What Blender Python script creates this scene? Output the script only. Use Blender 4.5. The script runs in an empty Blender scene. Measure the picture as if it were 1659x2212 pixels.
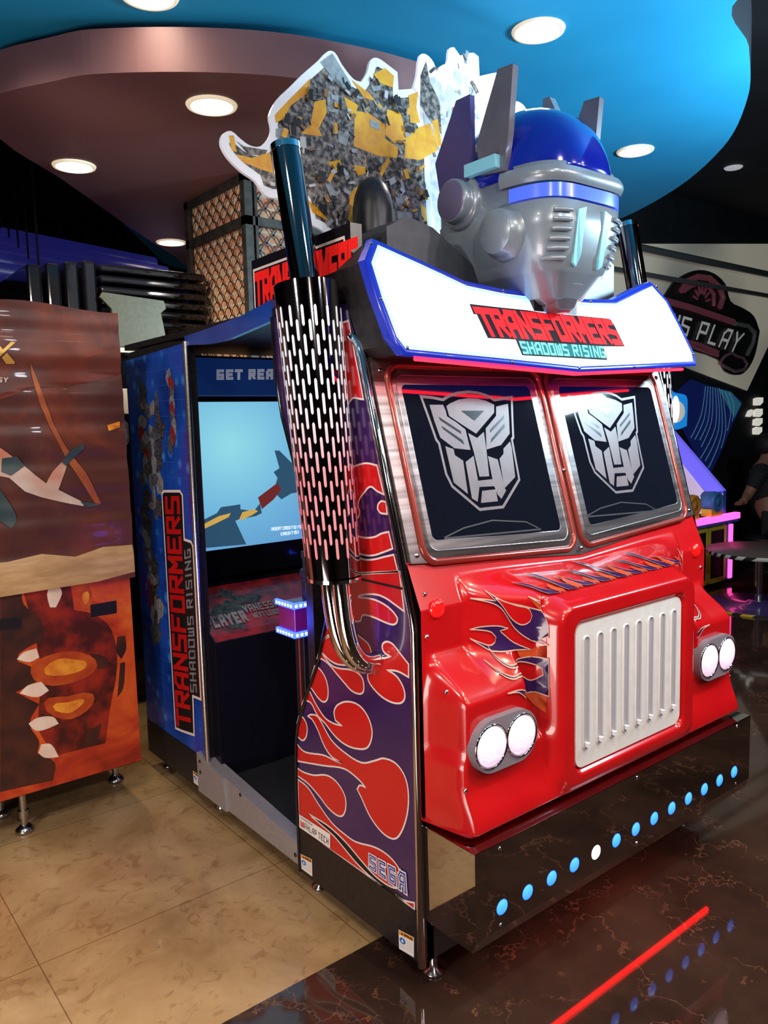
import json
DATA = json.loads(r'''{"emblem":[[[0.909,1.5401],[0.9235,1.5473],[0.962,1.5588],[1.0037,1.5634],[1.0402,1.5618],[1.0771,1.5552],[1.1088,1.543],[1.1011,1.519],[1.0052,1.4582],[0.9579,1.4847],[0.9119,1.5118]],[[0.8445,1.5447],[0.8972,1.5444],[0.9026,1.5276],[0.9031,1.5109],[0.9338,1.4936],[0.9651,1.4719],[0.9679,1.4118],[0.9056,1.4193],[0.8594,1.4517],[0.8508,1.4951]],[[1.1158,1.5374],[1.1715,1.5459],[1.1633,1.5072],[1.1494,1.4545],[1.1004,1.4211],[1.0344,1.4104],[1.0498,1.4721],[1.1063,1.5091]],[[0.9731,1.4612],[1.0055,1.4455],[1.0389,1.4627],[1.0343,1.4147],[1.0213,1.3324],[0.981,1.3336],[0.9796,1.4061]],[[0.8716,1.4266],[0.9015,1.4173],[0.9016,1.3997],[0.9292,1.383],[0.9201,1.2884],[0.8745,1.324]],[[1.1433,1.4306],[1.1447,1.4108],[1.1312,1.3233],[1.0743,1.2933],[1.0805,1.3808],[1.1028,1.395],[1.107,1.41]],[[0.9377,1.3785],[0.9752,1.3947],[0.9714,1.3226],[1.032,1.3234],[1.0339,1.3913],[1.0724,1.379],[1.0761,1.2932],[1.0789,1.2866],[1.0514,1.2639],[1.0392,1.2785],[1.0327,1.3026],[0.9715,1.3048],[0.9517,1.2635],[0.9321,1.2752]],[[0.979,1.2929],[1.0362,1.2935],[1.0348,1.2587],[0.9641,1.2595]]],"emblem_dark":[[[0.9634,1.5263],[1.06,1.5253],[1.0093,1.4961]],[[0.8696,1.5103],[0.9443,1.4672],[0.9445,1.4587],[0.874,1.4999]],[[0.8732,1.4844],[0.9445,1.4409],[0.9473,1.4283],[0.878,1.4749]],[[1.1422,1.5108],[1.1378,1.4998],[1.0644,1.4589],[1.0675,1.4685]],[[1.1358,1.4856],[1.1328,1.4736],[1.0579,1.4289],[1.0648,1.4416]]],"emblem_border":[[0.8191,1.5685],[0.8602,1.5653],[0.9009,1.559],[0.9246,1.5684],[0.9623,1.5779],[1.0108,1.5819],[1.0505,1.5791],[1.0868,1.5704],[1.1127,1.5572],[1.1949,1.5659],[1.1784,1.507],[1.1613,1.4421],[1.1534,1.4368],[1.1499,1.3778],[1.1465,1.3148],[1.0511,1.2407],[0.9536,1.2417],[0.8659,1.3143],[0.8527,1.3496],[0.8501,1.4355],[0.8425,1.446],[0.8318,1.5057]],"red":[[[0.6135,0.4624],[0.6018,0.4467],[0.56,0.4383],[0.4533,0.4624],[0.3992,0.4649],[0.3543,0.4685],[0.4139,0.4738],[0.451,0.4986],[0.4801,0.5359],[0.5105,0.5618],[0.5363,0.5662],[0.5176,0.5771],[0.4773,0.5806],[0.4106,0.5294],[0.3447,0.5096],[0.2529,0.5044],[0.1844,0.5335],[0.1448,0.5528],[0.0885,0.555],[0.0502,0.5274],[0.039,0.4749],[0.0515,0.4091],[0.0842,0.3464],[0.1163,0.3235],[0.1675,0.325],[0.2194,0.3518],[0.2584,0.3937],[0.2783,0.4127],[0.2635,0.4303],[0.2358,0.4337],[0.2696,0.4465],[0.3404,0.4553],[0.4555,0.427],[0.6101,0.3907]],[[0.6119,0.3658],[0.5821,0.3638],[0.5148,0.3749],[0.4415,0.4002],[0.388,0.3982],[0.345,0.3706],[0.3396,0.3366],[0.3563,0.3007],[0.3869,0.2874],[0.4402,0.2937],[0.4864,0.314],[0.5505,0.3338],[0.6139,0.3382]],[[0.6121,0.3266],[0.5515,0.319],[0.4962,0.2867],[0.4195,0.2505],[0.3522,0.2407],[0.2942,0.2398],[0.1966,0.2632],[0.1314,0.2633],[0.0881,0.2443],[0.0711,0.2058],[0.0967,0.1832],[0.1351,0.1716],[0.2007,0.1718],[0.2684,0.1903],[0.3389,0.2142],[0.398,0.2266],[0.4597,0.2321],[0.5577,0.2271],[0.4764,0.2183],[0.4142,0.2106],[0.3695,0.1968],[0.2976,0.1729],[0.2352,0.1605],[0.1618,0.1548],[0.3793,0.1555],[0.6161,0.1499]],[[0.1102,0.1576],[0.0728,0.1586],[0.0251,0.1733],[0.0258,0.153]],[[0.6121,0.4822],[0.6052,0.5179],[0.59,0.551],[0.5646,0.5535],[0.5437,0.5312],[0.5493,0.4964],[0.5701,0.4748],[0.5913,0.4741]],[[0.5308,0.6471],[0.5205,0.6543],[0.4828,0.6181],[0.4376,0.5895],[0.3922,0.5845],[0.346,0.5899],[0.3803,0.5969],[0.3863,0.622],[0.3661,0.6497],[0.314,0.6746],[0.2579,0.679],[0.2182,0.6603],[0.1967,0.6244],[0.2016,0.5892],[0.223,0.5592],[0.2648,0.5426],[0.3216,0.5347],[0.3796,0.5434],[0.4387,0.571],[0.4809,0.5865],[0.515,0.6164],[0.5561,0.6147],[0.5622,0.5872],[0.5666,0.5836],[0.5671,0.6]],[[0.484,0.7452],[0.4578,0.7419],[0.4309,0.725],[0.4166,0.7007],[0.4152,0.6709],[0.4236,0.6501],[0.4442,0.6388],[0.4722,0.6443],[0.4999,0.6609],[0.5221,0.672]],[[0.47,0.7729],[0.4396,0.7762],[0.4047,0.768],[0.3673,0.7493],[0.327,0.7297],[0.2912,0.7142],[0.2519,0.7143],[0.2338,0.7245],[0.2287,0.7431],[0.2353,0.7654],[0.2593,0.7771],[0.2951,0.7775],[0.3473,0.7687],[0.3853,0.7678],[0.4157,0.7792],[0.4461,0.8002],[0.3999,0.7828],[0.3542,0.7795],[0.2654,0.7975],[0.2128,0.802],[0.1676,0.7934],[0.1961,0.7941],[0.2095,0.7845],[0.2076,0.7678],[0.1913,0.7525],[0.152,0.7349],[0.1069,0.7289],[0.0689,0.735],[0.0483,0.7497],[0.0445,0.7711],[0.0574,0.7943],[0.0815,0.8109],[0.1193,0.8174],[0.0717,0.8245],[0.0267,0.819],[0.0254,0.8554],[0.0544,0.8741],[0.0845,0.894],[0.1,0.899],[0.1191,0.8981],[0.1356,0.8875],[0.1363,0.8728],[0.1238,0.8631],[0.1016,0.8597],[0.1407,0.8459],[0.1838,0.8416],[0.1992,0.8722],[0.226,0.8838],[0.2604,0.8942],[0.2951,0.9125],[0.4088,0.8924],[0.4361,0.8323]],[[0.4042,0.9046],[0.395,0.9602],[0.3841,1.0133],[0.377,1.0365],[0.2515,1.0679],[0.0548,1.1033],[0.0474,1.059],[0.0377,0.9973],[0.0496,1.0012],[0.0829,1.0116],[0.114,1.0207],[0.1524,1.0249],[0.2024,1.0188],[0.2406,1.008],[0.2408,1.0037],[0.203,1.0076],[0.1597,1.0083],[0.1148,1.0002],[0.0839,0.9873],[0.0674,0.9741],[0.071,0.9614],[0.0869,0.9524],[0.1168,0.9519],[0.1686,0.957],[0.2054,0.9578],[0.2261,0.9531],[0.2373,0.9351],[0.2945,0.9246],[0.3616,0.9128]],[[0.2403,1.0743],[0.2328,1.1189],[0.2014,1.1178],[0.1603,1.1243],[0.1202,1.1353],[0.0765,1.1465],[0.0617,1.1027]],[[0.3391,1.1796],[0.2349,1.1813],[0.1984,1.1807],[0.1575,1.1872],[0.1272,1.1994],[0.0955,1.2069],[0.0806,1.1628],[0.1246,1.1472],[0.1649,1.1348],[0.2008,1.1306],[0.2321,1.1319],[0.3418,1.1328]],[[0.1041,1.2867],[0.1234,1.2885],[0.1385,1.2784],[0.1415,1.2659],[0.1297,1.256],[0.1006,1.2551]],[[0.3287,1.3608],[0.2459,1.3793],[0.1884,1.39],[0.1387,1.3851],[0.1129,1.3073],[0.1418,1.315],[0.1712,1.3258],[0.2027,1.3056],[0.2244,1.2855],[0.2306,1.2661],[0.2234,1.254],[0.2294,1.2376],[0.2483,1.2314],[0.3365,1.2245]],[[0.3835,1.77],[0.3076,1.7744],[0.2775,1.7803],[0.2478,1.783],[0.2246,1.6898],[0.2072,1.628],[0.191,1.565],[0.2103,1.5673],[0.236,1.5708],[0.2522,1.5627],[0.2688,1.5509],[0.3958,1.5747]]],"purple":[[[0.4235,0.844],[0.403,0.8595],[0.383,0.8713],[0.3503,0.8806],[0.2601,0.9007],[0.2606,0.8898],[0.3489,0.872],[0.3796,0.8637],[0.4033,0.8549]]],"hood":[[[0.0318,0.9297],[0.1556,0.9348],[0.4041,0.9341],[0.5402,0.9248],[0.4261,0.92],[0.4824,0.9081],[0.607,0.8845],[0.8364,0.8604],[0.6061,0.863],[0.287,0.8671],[0.1413,0.8877],[0.03,0.9047],[0.1528,0.8922],[0.2765,0.8816],[0.3563,0.8888],[0.3752,0.9027],[0.3125,0.918],[0.1775,0.9259]],[[0.3011,1.0329],[0.4756,1.0031],[0.7255,0.9866],[0.9781,0.9694],[1.082,0.9487],[1.081,0.8958],[0.9765,0.9014],[0.9182,0.8889],[0.9759,0.8749],[0.7912,0.8934],[0.6315,0.9224],[0.5414,0.9524],[0.4519,0.9822],[0.3172,1.0007],[0.0491,1.0164],[0.2279,1.0114],[0.3851,1.0044]],[[0.2428,0.8859],[0.3087,0.8514],[0.4215,0.8312],[0.6049,0.8342],[0.7895,0.8396],[0.975,0.8372],[1.0798,0.8281],[1.0778,0.7159],[0.9959,0.7298],[0.8793,0.7379],[0.7396,0.7348],[0.6006,0.7327],[0.5091,0.7466],[0.3724,0.7662],[0.1451,0.773],[0.3499,0.7729],[0.4871,0.7674],[0.6014,0.7497],[0.6939,0.7527],[0.6946,0.7721],[0.6261,0.7904],[0.5116,0.8022],[0.3514,0.8003],[0.1933,0.8176],[0.105,0.8503],[0.2162,0.822],[0.3746,0.8061],[0.5349,0.809],[0.6495,0.7996],[0.7874,0.7752],[0.8803,0.7735],[0.9389,0.7894],[0.9278,0.809],[0.8352,0.8204],[0.6967,0.8277],[0.5356,0.8244],[0.3984,0.8259],[0.2858,0.847]],[[0.8409,1.0095],[0.9787,0.9956],[1.0481,0.997],[1.1642,1.0048],[1.3858,1.0112],[1.3974,0.9919],[1.2804,0.9768],[1.187,0.971],[1.0479,0.9851],[1.036,0.9733],[0.9785,0.9885]]],"hood_red":[[[0.3855,1.0115],[0.657,0.9876],[0.8169,0.9766],[0.8577,0.9569],[0.8273,0.9407],[0.735,0.9326],[0.655,0.9387],[0.5644,0.9567],[0.4748,0.9865]]],"hood_orange":[[[0.6519,0.8598],[0.8364,0.8604],[0.9759,0.8735],[0.9417,0.9005],[1.081,0.8958],[1.0798,0.8281],[0.975,0.8372],[0.7895,0.8396],[0.6972,0.8397]],[[0.7396,0.7348],[0.8793,0.7379],[0.9959,0.7298],[1.0778,0.7159],[1.0765,0.6469],[0.9713,0.6787]],[[0.8409,1.0095],[0.9785,0.9885],[1.036,0.9733],[1.1636,0.9666],[1.082,0.9487],[0.9781,0.9694],[0.8863,0.9899]]],"marq":[[0.0469,1.9986],[0.1897,1.9559],[0.3555,1.9056],[0.4975,1.8947],[0.6455,1.8936],[0.6613,1.8467],[0.9085,1.8643],[0.9546,1.8875],[1.1055,1.8921],[1.3529,1.9931],[1.4535,1.9365],[1.4476,1.7258],[1.3949,1.6711],[0.7552,1.6372],[0.4006,1.653],[0.0062,1.6685],[-0.0149,1.7076],[-0.0158,1.8281],[-0.0251,1.8962]],"mq_bg":[[0.3207,1.8319],[0.4415,1.8304],[0.5669,1.8301],[0.6602,1.8254],[0.7831,1.8287],[0.9818,1.829],[0.9954,1.8098],[0.9999,1.733],[0.8777,1.7282],[0.8668,1.6819],[0.4579,1.6849],[0.4571,1.7321],[0.34,1.7311],[0.3336,1.8011],[0.3204,1.8008]],"mq_t":[[0.3304,1.8244],[0.9854,1.8265],[0.3412,1.7355],[0.9903,1.735]],"mq_s":[[0.4688,1.7282],[0.875,1.7281],[0.4646,1.6889],[0.8598,1.6882]],"bl_bg":[[1.587,1.2274],[1.5685,1.2365],[1.4154,1.2445],[1.3987,1.2324],[1.4039,1.0517],[1.3386,1.0479],[1.3263,1.0337],[1.3302,0.4196],[1.4051,0.4136],[1.4136,0.2449],[1.5291,0.2274],[1.589,0.2213]],"bl_t":[[1.5805,0.2354],[1.5618,1.219],[1.4299,0.2624],[1.4174,1.2287]],"bl_s":[[1.4189,0.4211],[1.4004,1.0126],[1.3568,0.4343],[1.3388,1.0271]],"sega":[[0.225,0.2314],[0.0605,0.2441],[0.2271,0.1863],[0.0566,0.1853]],"wah":[[0.6104,0.2052],[0.4297,0.2089],[0.6138,0.1583],[0.4327,0.1597]],"warn":[[[0.6117,0.0645],[0.5429,0.0746],[0.6111,0.0121],[0.5444,0.0139]],[[0.0965,0.0581],[0.0287,0.0692],[0.0962,-0.0008],[0.0308,0.0077]]],"warn2":[[1.4442,0.0741],[1.3744,0.074],[1.4417,0.0222],[1.3806,0.0218]],"sign":[[0.8014,2.0022],[0.2906,2.009],[0.8062,1.88],[0.2978,1.8772]],"ready":[[0.2015,1.736],[0.4584,1.7432],[0.1991,1.6927],[0.4562,1.6978]],"scr_dark":[[[0.1425,0.9872],[0.1562,1.07],[0.3019,1.0979],[0.3536,0.9792]],[[0.1447,1.1048],[0.2192,1.1315],[0.2391,1.1552],[0.334,1.1598],[0.3328,1.1383],[0.4003,1.1235],[0.4317,1.1558],[0.4395,1.1111],[0.4091,1.1007],[0.3306,1.0952],[0.2631,1.0803],[0.1423,1.0631]],[[0.5188,1.3879],[0.5443,1.3868],[0.604,1.3305],[0.6556,1.3007],[0.6507,1.192],[0.5973,1.187],[0.5439,1.1643],[0.5047,1.203],[0.5281,1.2636],[0.509,1.2913],[0.5405,1.3072]]],"scr_red":[[[0.4232,1.1829],[0.527,1.2414],[0.5461,1.2089],[0.503,1.1676],[0.4404,1.1287]]],"scr_yel":[[[0.1482,1.0877],[0.2277,1.1179],[0.2844,1.1254],[0.2741,1.1092],[0.2074,1.0859],[0.147,1.0668]],[[0.3205,1.0875],[0.3418,1.1245],[0.4008,1.1322],[0.4201,1.1217],[0.3896,1.1069]]],"scr_t1":[[0.4845,1.0418],[0.6382,1.0359],[0.4838,1.0267],[0.6375,1.0213]],"scr_t2":[[0.5335,1.0123],[0.6479,1.0137],[0.5329,0.9988],[0.6472,0.9973]],"cut":[[-0.1572,2.3561],[-0.1344,2.3649],[-0.1062,2.3495],[-0.0742,2.3361],[-0.0406,2.3395],[-0.0087,2.3683],[0.0031,2.399],[-0.0018,2.4377],[0.0282,2.4895],[0.0796,2.541],[0.1245,2.586],[0.1855,2.6414],[0.2245,2.6794],[0.2512,2.6814],[0.2769,2.6523],[0.3226,2.6182],[0.3546,2.6166],[0.3803,2.6532],[0.3982,2.6974],[0.4275,2.709],[0.4733,2.6974],[0.5114,2.6847],[0.5139,2.6285],[0.5761,2.6458],[0.6111,2.6117],[0.6094,2.5528],[0.6448,2.5075],[0.6506,2.3757],[0.6563,2.2423],[0.6523,2.0923],[0.4527,2.0841],[0.3351,2.0966],[0.2769,2.0585],[0.2366,2.0417],[0.198,2.05],[0.2154,2.0952],[0.1781,2.1213],[0.1335,2.1338],[0.1142,2.197],[0.079,2.2214],[0.014,2.1969],[-0.0273,2.1994],[-0.0594,2.2343],[-0.1047,2.255],[-0.1482,2.2864],[-0.1688,2.3156],[-0.1695,2.3373]],"cut2":[[0.6105,2.6439],[0.6354,2.7152],[0.6512,2.7877],[0.6793,2.7994],[0.7164,2.781],[0.7343,2.7387],[0.7496,2.7758],[0.784,2.7977],[0.795,2.8475],[0.8198,2.8593],[0.8491,2.8376],[0.9156,2.8647],[0.9465,2.8587],[0.9504,2.79],[1.0743,2.8338],[1.1074,2.8273],[1.0949,2.7233],[1.1628,2.7455],[1.2145,2.7272],[1.2551,2.6533],[1.2525,2.3335],[0.6718,2.1844],[0.6249,2.515]],"cut_y":[[[0.0155,2.4413],[0.0631,2.4915],[0.1154,2.5434],[0.1534,2.5813],[0.1365,2.5308],[0.0768,2.483],[0.0465,2.4364],[0.0178,2.419]],[[0.1651,2.5138],[0.2068,2.5289],[0.2089,2.4878],[0.1765,2.4336],[0.1906,2.4126],[0.1091,2.4056],[0.1473,2.4455]],[[0.2808,2.5543],[0.3396,2.5399],[0.318,2.4986],[0.2948,2.512]],[[0.3228,2.5179],[0.3756,2.5261],[0.4497,2.5008],[0.4481,2.4563],[0.5078,2.4357],[0.498,2.4018],[0.4206,2.3943],[0.3145,2.406]],[[0.4599,2.5534],[0.5203,2.5535],[0.5363,2.5055],[0.5531,2.4766],[0.4908,2.4486],[0.4486,2.4691]],[[0.54,2.4805],[0.6086,2.5265],[0.6552,2.5491],[0.6905,2.463],[0.6054,2.4144],[0.5333,2.4081]],[[0.5575,2.6192],[0.6029,2.6423],[0.5923,2.5882],[0.609,2.5397],[0.5637,2.5304]],[[-0.125,2.3016],[-0.0694,2.3005],[-0.0072,2.3287],[0.0035,2.2675],[-0.0373,2.2721],[-0.1032,2.2833]],[[-0.1448,2.3503],[-0.1286,2.3534],[-0.1214,2.3078],[-0.1374,2.3104]],[[0.2102,2.3383],[0.2571,2.3527],[0.2642,2.3356],[0.2172,2.3245]],[[0.3122,2.347],[0.3609,2.3492],[0.3601,2.3272],[0.3271,2.3154]],[[0.4191,2.3497],[0.4634,2.402],[0.4671,2.3835],[0.4267,2.3256]],[[0.2926,2.254],[0.3259,2.2841],[0.3266,2.1966],[0.2862,2.091],[0.2379,2.073],[0.2809,2.1591]],[[0.1221,2.2101],[0.1658,2.1864],[0.2024,2.155],[0.1426,2.1711]],[[0.6012,2.268],[0.6285,2.2519],[0.6432,2.105],[0.6199,2.1092]],[[0.3145,2.6133],[0.386,2.587],[0.41,2.5676],[0.3609,2.5691]],[[0.6648,2.5576],[0.6932,2.5701],[0.7099,2.48],[0.6813,2.4746]],[[0.4048,2.653],[0.4559,2.6838],[0.4936,2.6679],[0.4881,2.6289],[0.4289,2.6308]]],"cut_d":[[[0.0245,2.4147],[0.15,2.5047],[0.1641,2.4901],[0.0736,2.4131],[0.122,2.37],[0.1877,2.3464],[0.1933,2.2993],[0.2753,2.2205],[0.2575,2.1685],[0.2115,2.1868],[0.1245,2.264],[0.0844,2.3396],[0.0302,2.3872]],[[0.1685,2.5907],[0.199,2.6097],[0.2426,2.5666],[0.3037,2.5382],[0.3178,2.4925],[0.2904,2.4015],[0.3455,2.3746],[0.42,2.3752],[0.6052,2.4078],[0.6307,2.3325],[0.6154,2.1154],[0.4547,2.143],[0.433,2.2627],[0.3601,2.3272],[0.2965,2.3535],[0.2199,2.3883],[0.1995,2.4442],[0.1959,2.5383]],[[0.337,2.576],[0.4687,2.5616],[0.5209,2.5728],[0.5414,2.5259],[0.5182,2.4891],[0.4584,2.5089],[0.3675,2.5274]],[[0.3652,2.4652],[0.4144,2.4561],[0.4047,2.4166],[0.3636,2.4214]],[[-0.1229,2.3407],[-0.0942,2.3295],[-0.0138,2.3332],[-0.0284,2.3135],[-0.0821,2.3094]],[[0.6071,2.4739],[0.6398,2.4933],[0.6432,2.4476],[0.6152,2.4359]],[[-0.0447,2.2595],[0.0094,2.2454],[0.0013,2.2211],[-0.0327,2.2272]],[[0.388,2.6428],[0.4204,2.6258],[0.4879,2.6225],[0.4866,2.5844],[0.4349,2.5637],[0.3945,2.5951]],[[0.6135,2.6964],[0.6425,2.7551],[0.659,2.6876],[0.7043,2.6322],[0.7109,2.5204],[0.6554,2.5557],[0.6107,2.5986]]],"cut_g":[[[0.1927,2.6374],[0.2395,2.6755],[0.3063,2.6053],[0.3209,2.5723],[0.2586,2.5822]],[[0.017,2.4018],[0.0594,2.4131],[0.0689,2.389],[0.0361,2.3654],[0.0159,2.3787]],[[0.2111,2.5417],[0.2574,2.5521],[0.2552,2.4976],[0.2168,2.4954]],[[0.3874,2.6242],[0.4291,2.6371],[0.4366,2.6108],[0.4028,2.597]],[[0.4923,2.2261],[0.5636,2.2294],[0.5431,2.1472],[0.4992,2.1681]],[[0.485,2.2705],[0.5384,2.2851],[0.5465,2.26],[0.4929,2.2457]],[[0.2529,2.4429],[0.3001,2.4461],[0.2825,2.4],[0.2514,2.4063]],[[0.3831,2.506],[0.4244,2.502],[0.4235,2.4767],[0.3863,2.4818]],[[0.1851,2.2859],[0.2153,2.2787],[0.2442,2.2282],[0.2133,2.2297]]],"panel":[[4.6677,3.1004],[8.6724,3.5622],[8.4684,2.7213],[7.645,1.8142],[6.2867,2.0578],[4.67,2.3055]],"playt":[[5.3817,2.626],[7.4562,2.4483],[5.376,2.4727],[7.263,2.2211]],"board":[[5.3036,2.6585],[5.8378,2.7142],[6.0428,2.8772],[6.2556,2.9786],[6.5086,3.0444],[6.8079,3.0385],[7.0539,2.947],[7.168,2.7785],[7.4266,2.7244],[7.6964,2.6496],[7.8421,2.489],[7.7571,2.2399],[7.6291,2.0856],[7.4247,1.9882],[7.0935,2.019],[6.9468,2.1416],[6.2144,2.2395],[5.308,2.3472]],"arc":[[6.1481,2.7994],[6.2694,2.9089],[6.4587,2.9675],[6.6887,2.9713],[6.8957,2.8942],[6.9692,2.7951],[6.9042,2.6853]],"arc2":[[6.21,2.8044],[6.334,2.8645],[6.4933,2.9032],[6.6583,2.8917],[6.779,2.8155],[6.7837,2.6945]],"rail":[[5.776,2.6894],[6.3409,2.6472],[7.1932,2.5524]],"rail2":[[6.0383,2.3299],[6.5146,2.2824],[6.8885,2.2175]],"rail3":[[6.1628,2.2852],[6.89,2.1821]],"corner":[[7.2302,2.5365],[7.5278,2.5254],[7.6847,2.4594],[7.652,2.346],[7.5248,2.2112]],"cloud":[[6.928,2.1031],[7.0306,2.1775],[7.1721,2.218],[7.283,2.1852],[7.4323,2.1714],[7.53,2.1091],[7.4575,2.0425],[7.254,2.0201],[7.0352,2.0699],[6.928,2.1031]],"fibre":[[[6.7153,1.8542],[6.6378,1.5513],[6.4405,1.3124]],[[6.7639,1.8546],[6.7034,1.5164],[6.5195,1.293]],[[6.813,1.8507],[6.7855,1.4979],[6.6153,1.2813]],[[6.8624,1.8468],[6.852,1.4795],[6.65,1.2077]],[[6.9123,1.8429],[6.9372,1.426],[6.6382,1.0846]],[[6.9624,1.8389],[7.006,1.3896],[6.7366,1.054]],[[7.0046,1.8349],[7.0756,1.3529],[6.8052,0.9726]],[[7.0558,1.8222],[7.1594,1.4032],[7.0658,1.1779]],[[7.1247,1.8052],[7.2552,1.595],[7.1956,1.3671]],[[7.2117,1.7881],[7.323,1.6473],[7.2959,1.4708]]],"fpanel":[[6.4243,1.9272],[6.7751,1.8642],[7.2141,1.8065],[7.5393,1.6823],[7.2351,1.3307],[7.1039,1.1585],[6.8767,0.9155],[6.7446,0.9149],[6.2555,1.4423],[6.0973,1.7701]],"fpanel2":[[6.9896,1.831],[7.2651,1.7975],[7.5024,1.6642],[7.3488,1.5055],[7.1668,1.6663]],"blue_bd":[[5.4075,1.8537],[5.5552,1.855],[5.6532,1.7803],[5.8651,1.7501],[5.9099,1.6959],[5.903,1.447],[5.7327,1.4163],[5.417,1.4246]],"dots":[[[7.8119,1.7213],[7.887,1.7349],[7.9983,1.7348],[8.0015,1.6793],[7.9304,1.6428],[7.8123,1.6437]],[[7.8191,1.5888],[7.8942,1.6045],[7.9942,1.6035],[7.9978,1.5405],[7.9379,1.509],[7.8136,1.5156]],[[7.8156,1.4789],[7.9004,1.4939],[7.9966,1.4941],[7.9998,1.4383],[7.9245,1.4047],[7.8097,1.4129]],[[7.8116,1.3779],[7.8868,1.3926],[7.9928,1.3901],[7.9959,1.336],[7.9205,1.3028],[7.8153,1.3088]],[[7.6361,1.5184],[7.6884,1.5811],[7.7527,1.5986],[7.7556,1.5439],[7.7105,1.5127]]],"fang":[[[-0.487,0.9375],[-0.4736,0.9737],[-0.4516,0.978],[-0.4351,0.9524],[-0.4331,0.9289],[-0.4583,0.8828],[-0.4799,0.8864]],[[-0.613,0.7091],[-0.5871,0.7304],[-0.5409,0.7362],[-0.5328,0.6998],[-0.5691,0.6883]],[[-0.6124,0.5754],[-0.5827,0.5991],[-0.5326,0.6029],[-0.5067,0.5617],[-0.5511,0.5451]],[[-0.5901,0.45],[-0.557,0.4646],[-0.4997,0.4536],[-0.48,0.4206],[-0.532,0.4108],[-0.5676,0.4166]],[[-0.5635,0.325],[-0.5503,0.3567],[-0.5147,0.3466],[-0.4894,0.2873],[-0.54,0.2983]]],"pdark":[[[-0.6491,1.0001],[-0.575,0.989],[-0.5736,0.9136],[-0.5153,0.8427],[-0.5173,0.7661],[-0.6011,0.7294],[-0.6101,0.7009],[-0.5296,0.645],[-0.5394,0.6084],[-0.6258,0.5825],[-0.546,0.5165],[-0.5866,0.449],[-0.5566,0.3703],[-0.567,0.326],[-0.5055,0.2681],[-0.5178,0.1996],[-0.7083,0.2134]],[[-0.2277,0.7217],[-0.1954,0.7195],[-0.1951,0.6618],[-0.2178,0.6253],[-0.2357,0.6619]],[[-0.2229,0.6099],[-0.2025,0.6096],[-0.2177,0.5011],[-0.2442,0.4701]],[[-0.3413,0.6756],[-0.2806,0.6467],[-0.2676,0.6032],[-0.3149,0.6054]],[[-0.3781,0.3609],[-0.3145,0.3765],[-0.3349,0.3079],[-0.3825,0.2968]]],"pglow":[[[-0.5214,0.6587],[-0.4613,0.6848],[-0.3876,0.6693],[-0.3521,0.6297],[-0.4074,0.6019],[-0.5102,0.6134]],[[-0.4962,0.5041],[-0.4367,0.5052],[-0.3689,0.4965],[-0.3792,0.4586],[-0.448,0.4521]],[[-0.3549,0.9244],[-0.3312,0.9364],[-0.3274,0.8804],[-0.3506,0.8764]]],"phand":[[[-0.5756,0.9815],[-0.3969,0.9699],[-0.3896,0.8594],[-0.3153,0.8307],[-0.2496,0.7544],[-0.2354,0.6044],[-0.2799,0.4169],[-0.3043,0.2909],[-0.4888,0.2952],[-0.5538,0.4089],[-0.5301,0.6373],[-0.5504,0.8489]]],"slots":[[[-0.3259,0.8683],[-0.2244,0.8699],[-0.226,0.8216],[-0.3267,0.8223]],[[-0.6854,0.8732],[-0.5875,0.8669],[-0.5884,0.8256],[-0.6884,0.8331]]],"bow":[[-0.4906,1.8138],[-0.4766,1.7714],[-0.4238,1.5835],[-0.3836,1.4938],[-0.3203,1.4006],[-0.2683,1.2745],[-0.2842,1.2643],[-0.3508,1.3874],[-0.4021,1.4872],[-0.4676,1.6568],[-0.4903,1.7712]],"arm":[[[-0.6452,1.5186],[-0.6138,1.5033],[-0.5386,1.4354],[-0.4676,1.3653],[-0.3428,1.2884],[-0.3367,1.2689],[-0.4299,1.2957],[-0.5455,1.3416],[-0.5954,1.3956],[-0.6537,1.4064]],[[-0.4714,1.3619],[-0.4434,1.408],[-0.4052,1.4428],[-0.3883,1.4271],[-0.4268,1.3402]]],"glove":[[[-0.6131,1.4679],[-0.5629,1.4726],[-0.5386,1.4354],[-0.5882,1.4023],[-0.6201,1.4185]],[[-0.4052,1.4428],[-0.3733,1.4859],[-0.3202,1.51],[-0.3176,1.4948],[-0.3608,1.4555],[-0.3919,1.4273]],[[-0.6542,1.3994],[-0.6255,1.3477],[-0.5906,1.2801],[-0.5805,1.2357],[-0.6026,1.2089],[-0.6633,1.2795]],[[-0.3502,1.289],[-0.2685,1.2707],[-0.3221,1.2638]]],"xx":[[[-0.6313,1.7988],[-0.5955,1.8323],[-0.5822,1.8464],[-0.5386,1.8861],[-0.5532,1.8879],[-0.5811,1.8607],[-0.6304,1.8106]],[[-0.5721,1.8467],[-0.5902,1.8295],[-0.575,1.8073],[-0.549,1.8079],[-0.5451,1.814]],[[-0.6232,1.9049],[-0.6024,1.8882],[-0.5926,1.8709],[-0.5836,1.8582],[-0.5947,1.8436],[-0.6254,1.8755]]],"psand":[[[-1.171,1.1793],[-0.8356,1.1644],[-0.6465,1.1559],[-0.5103,1.1622],[-0.3848,1.1098],[-0.2933,1.1299],[-0.1683,1.1235],[-0.1554,1.0099],[-0.3016,1.0062],[-0.5909,1.0025],[-1.1827,1.0458]]],"pred":[[[-0.5992,1.7833],[-0.4601,1.8573],[-0.3161,1.8915],[-0.1635,1.9278],[-0.1582,1.8299],[-0.3252,1.7592],[-0.4657,1.7788],[-0.6029,1.7346]]],"pglow2":[[[-0.2211,1.5789],[-0.1697,1.5931],[-0.1712,1.57],[-0.2188,1.5559]]],"msg":[[[-0.6055,1.759],[-0.5724,1.7595],[-0.6091,1.7411],[-0.576,1.7415]]]}''')
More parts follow.
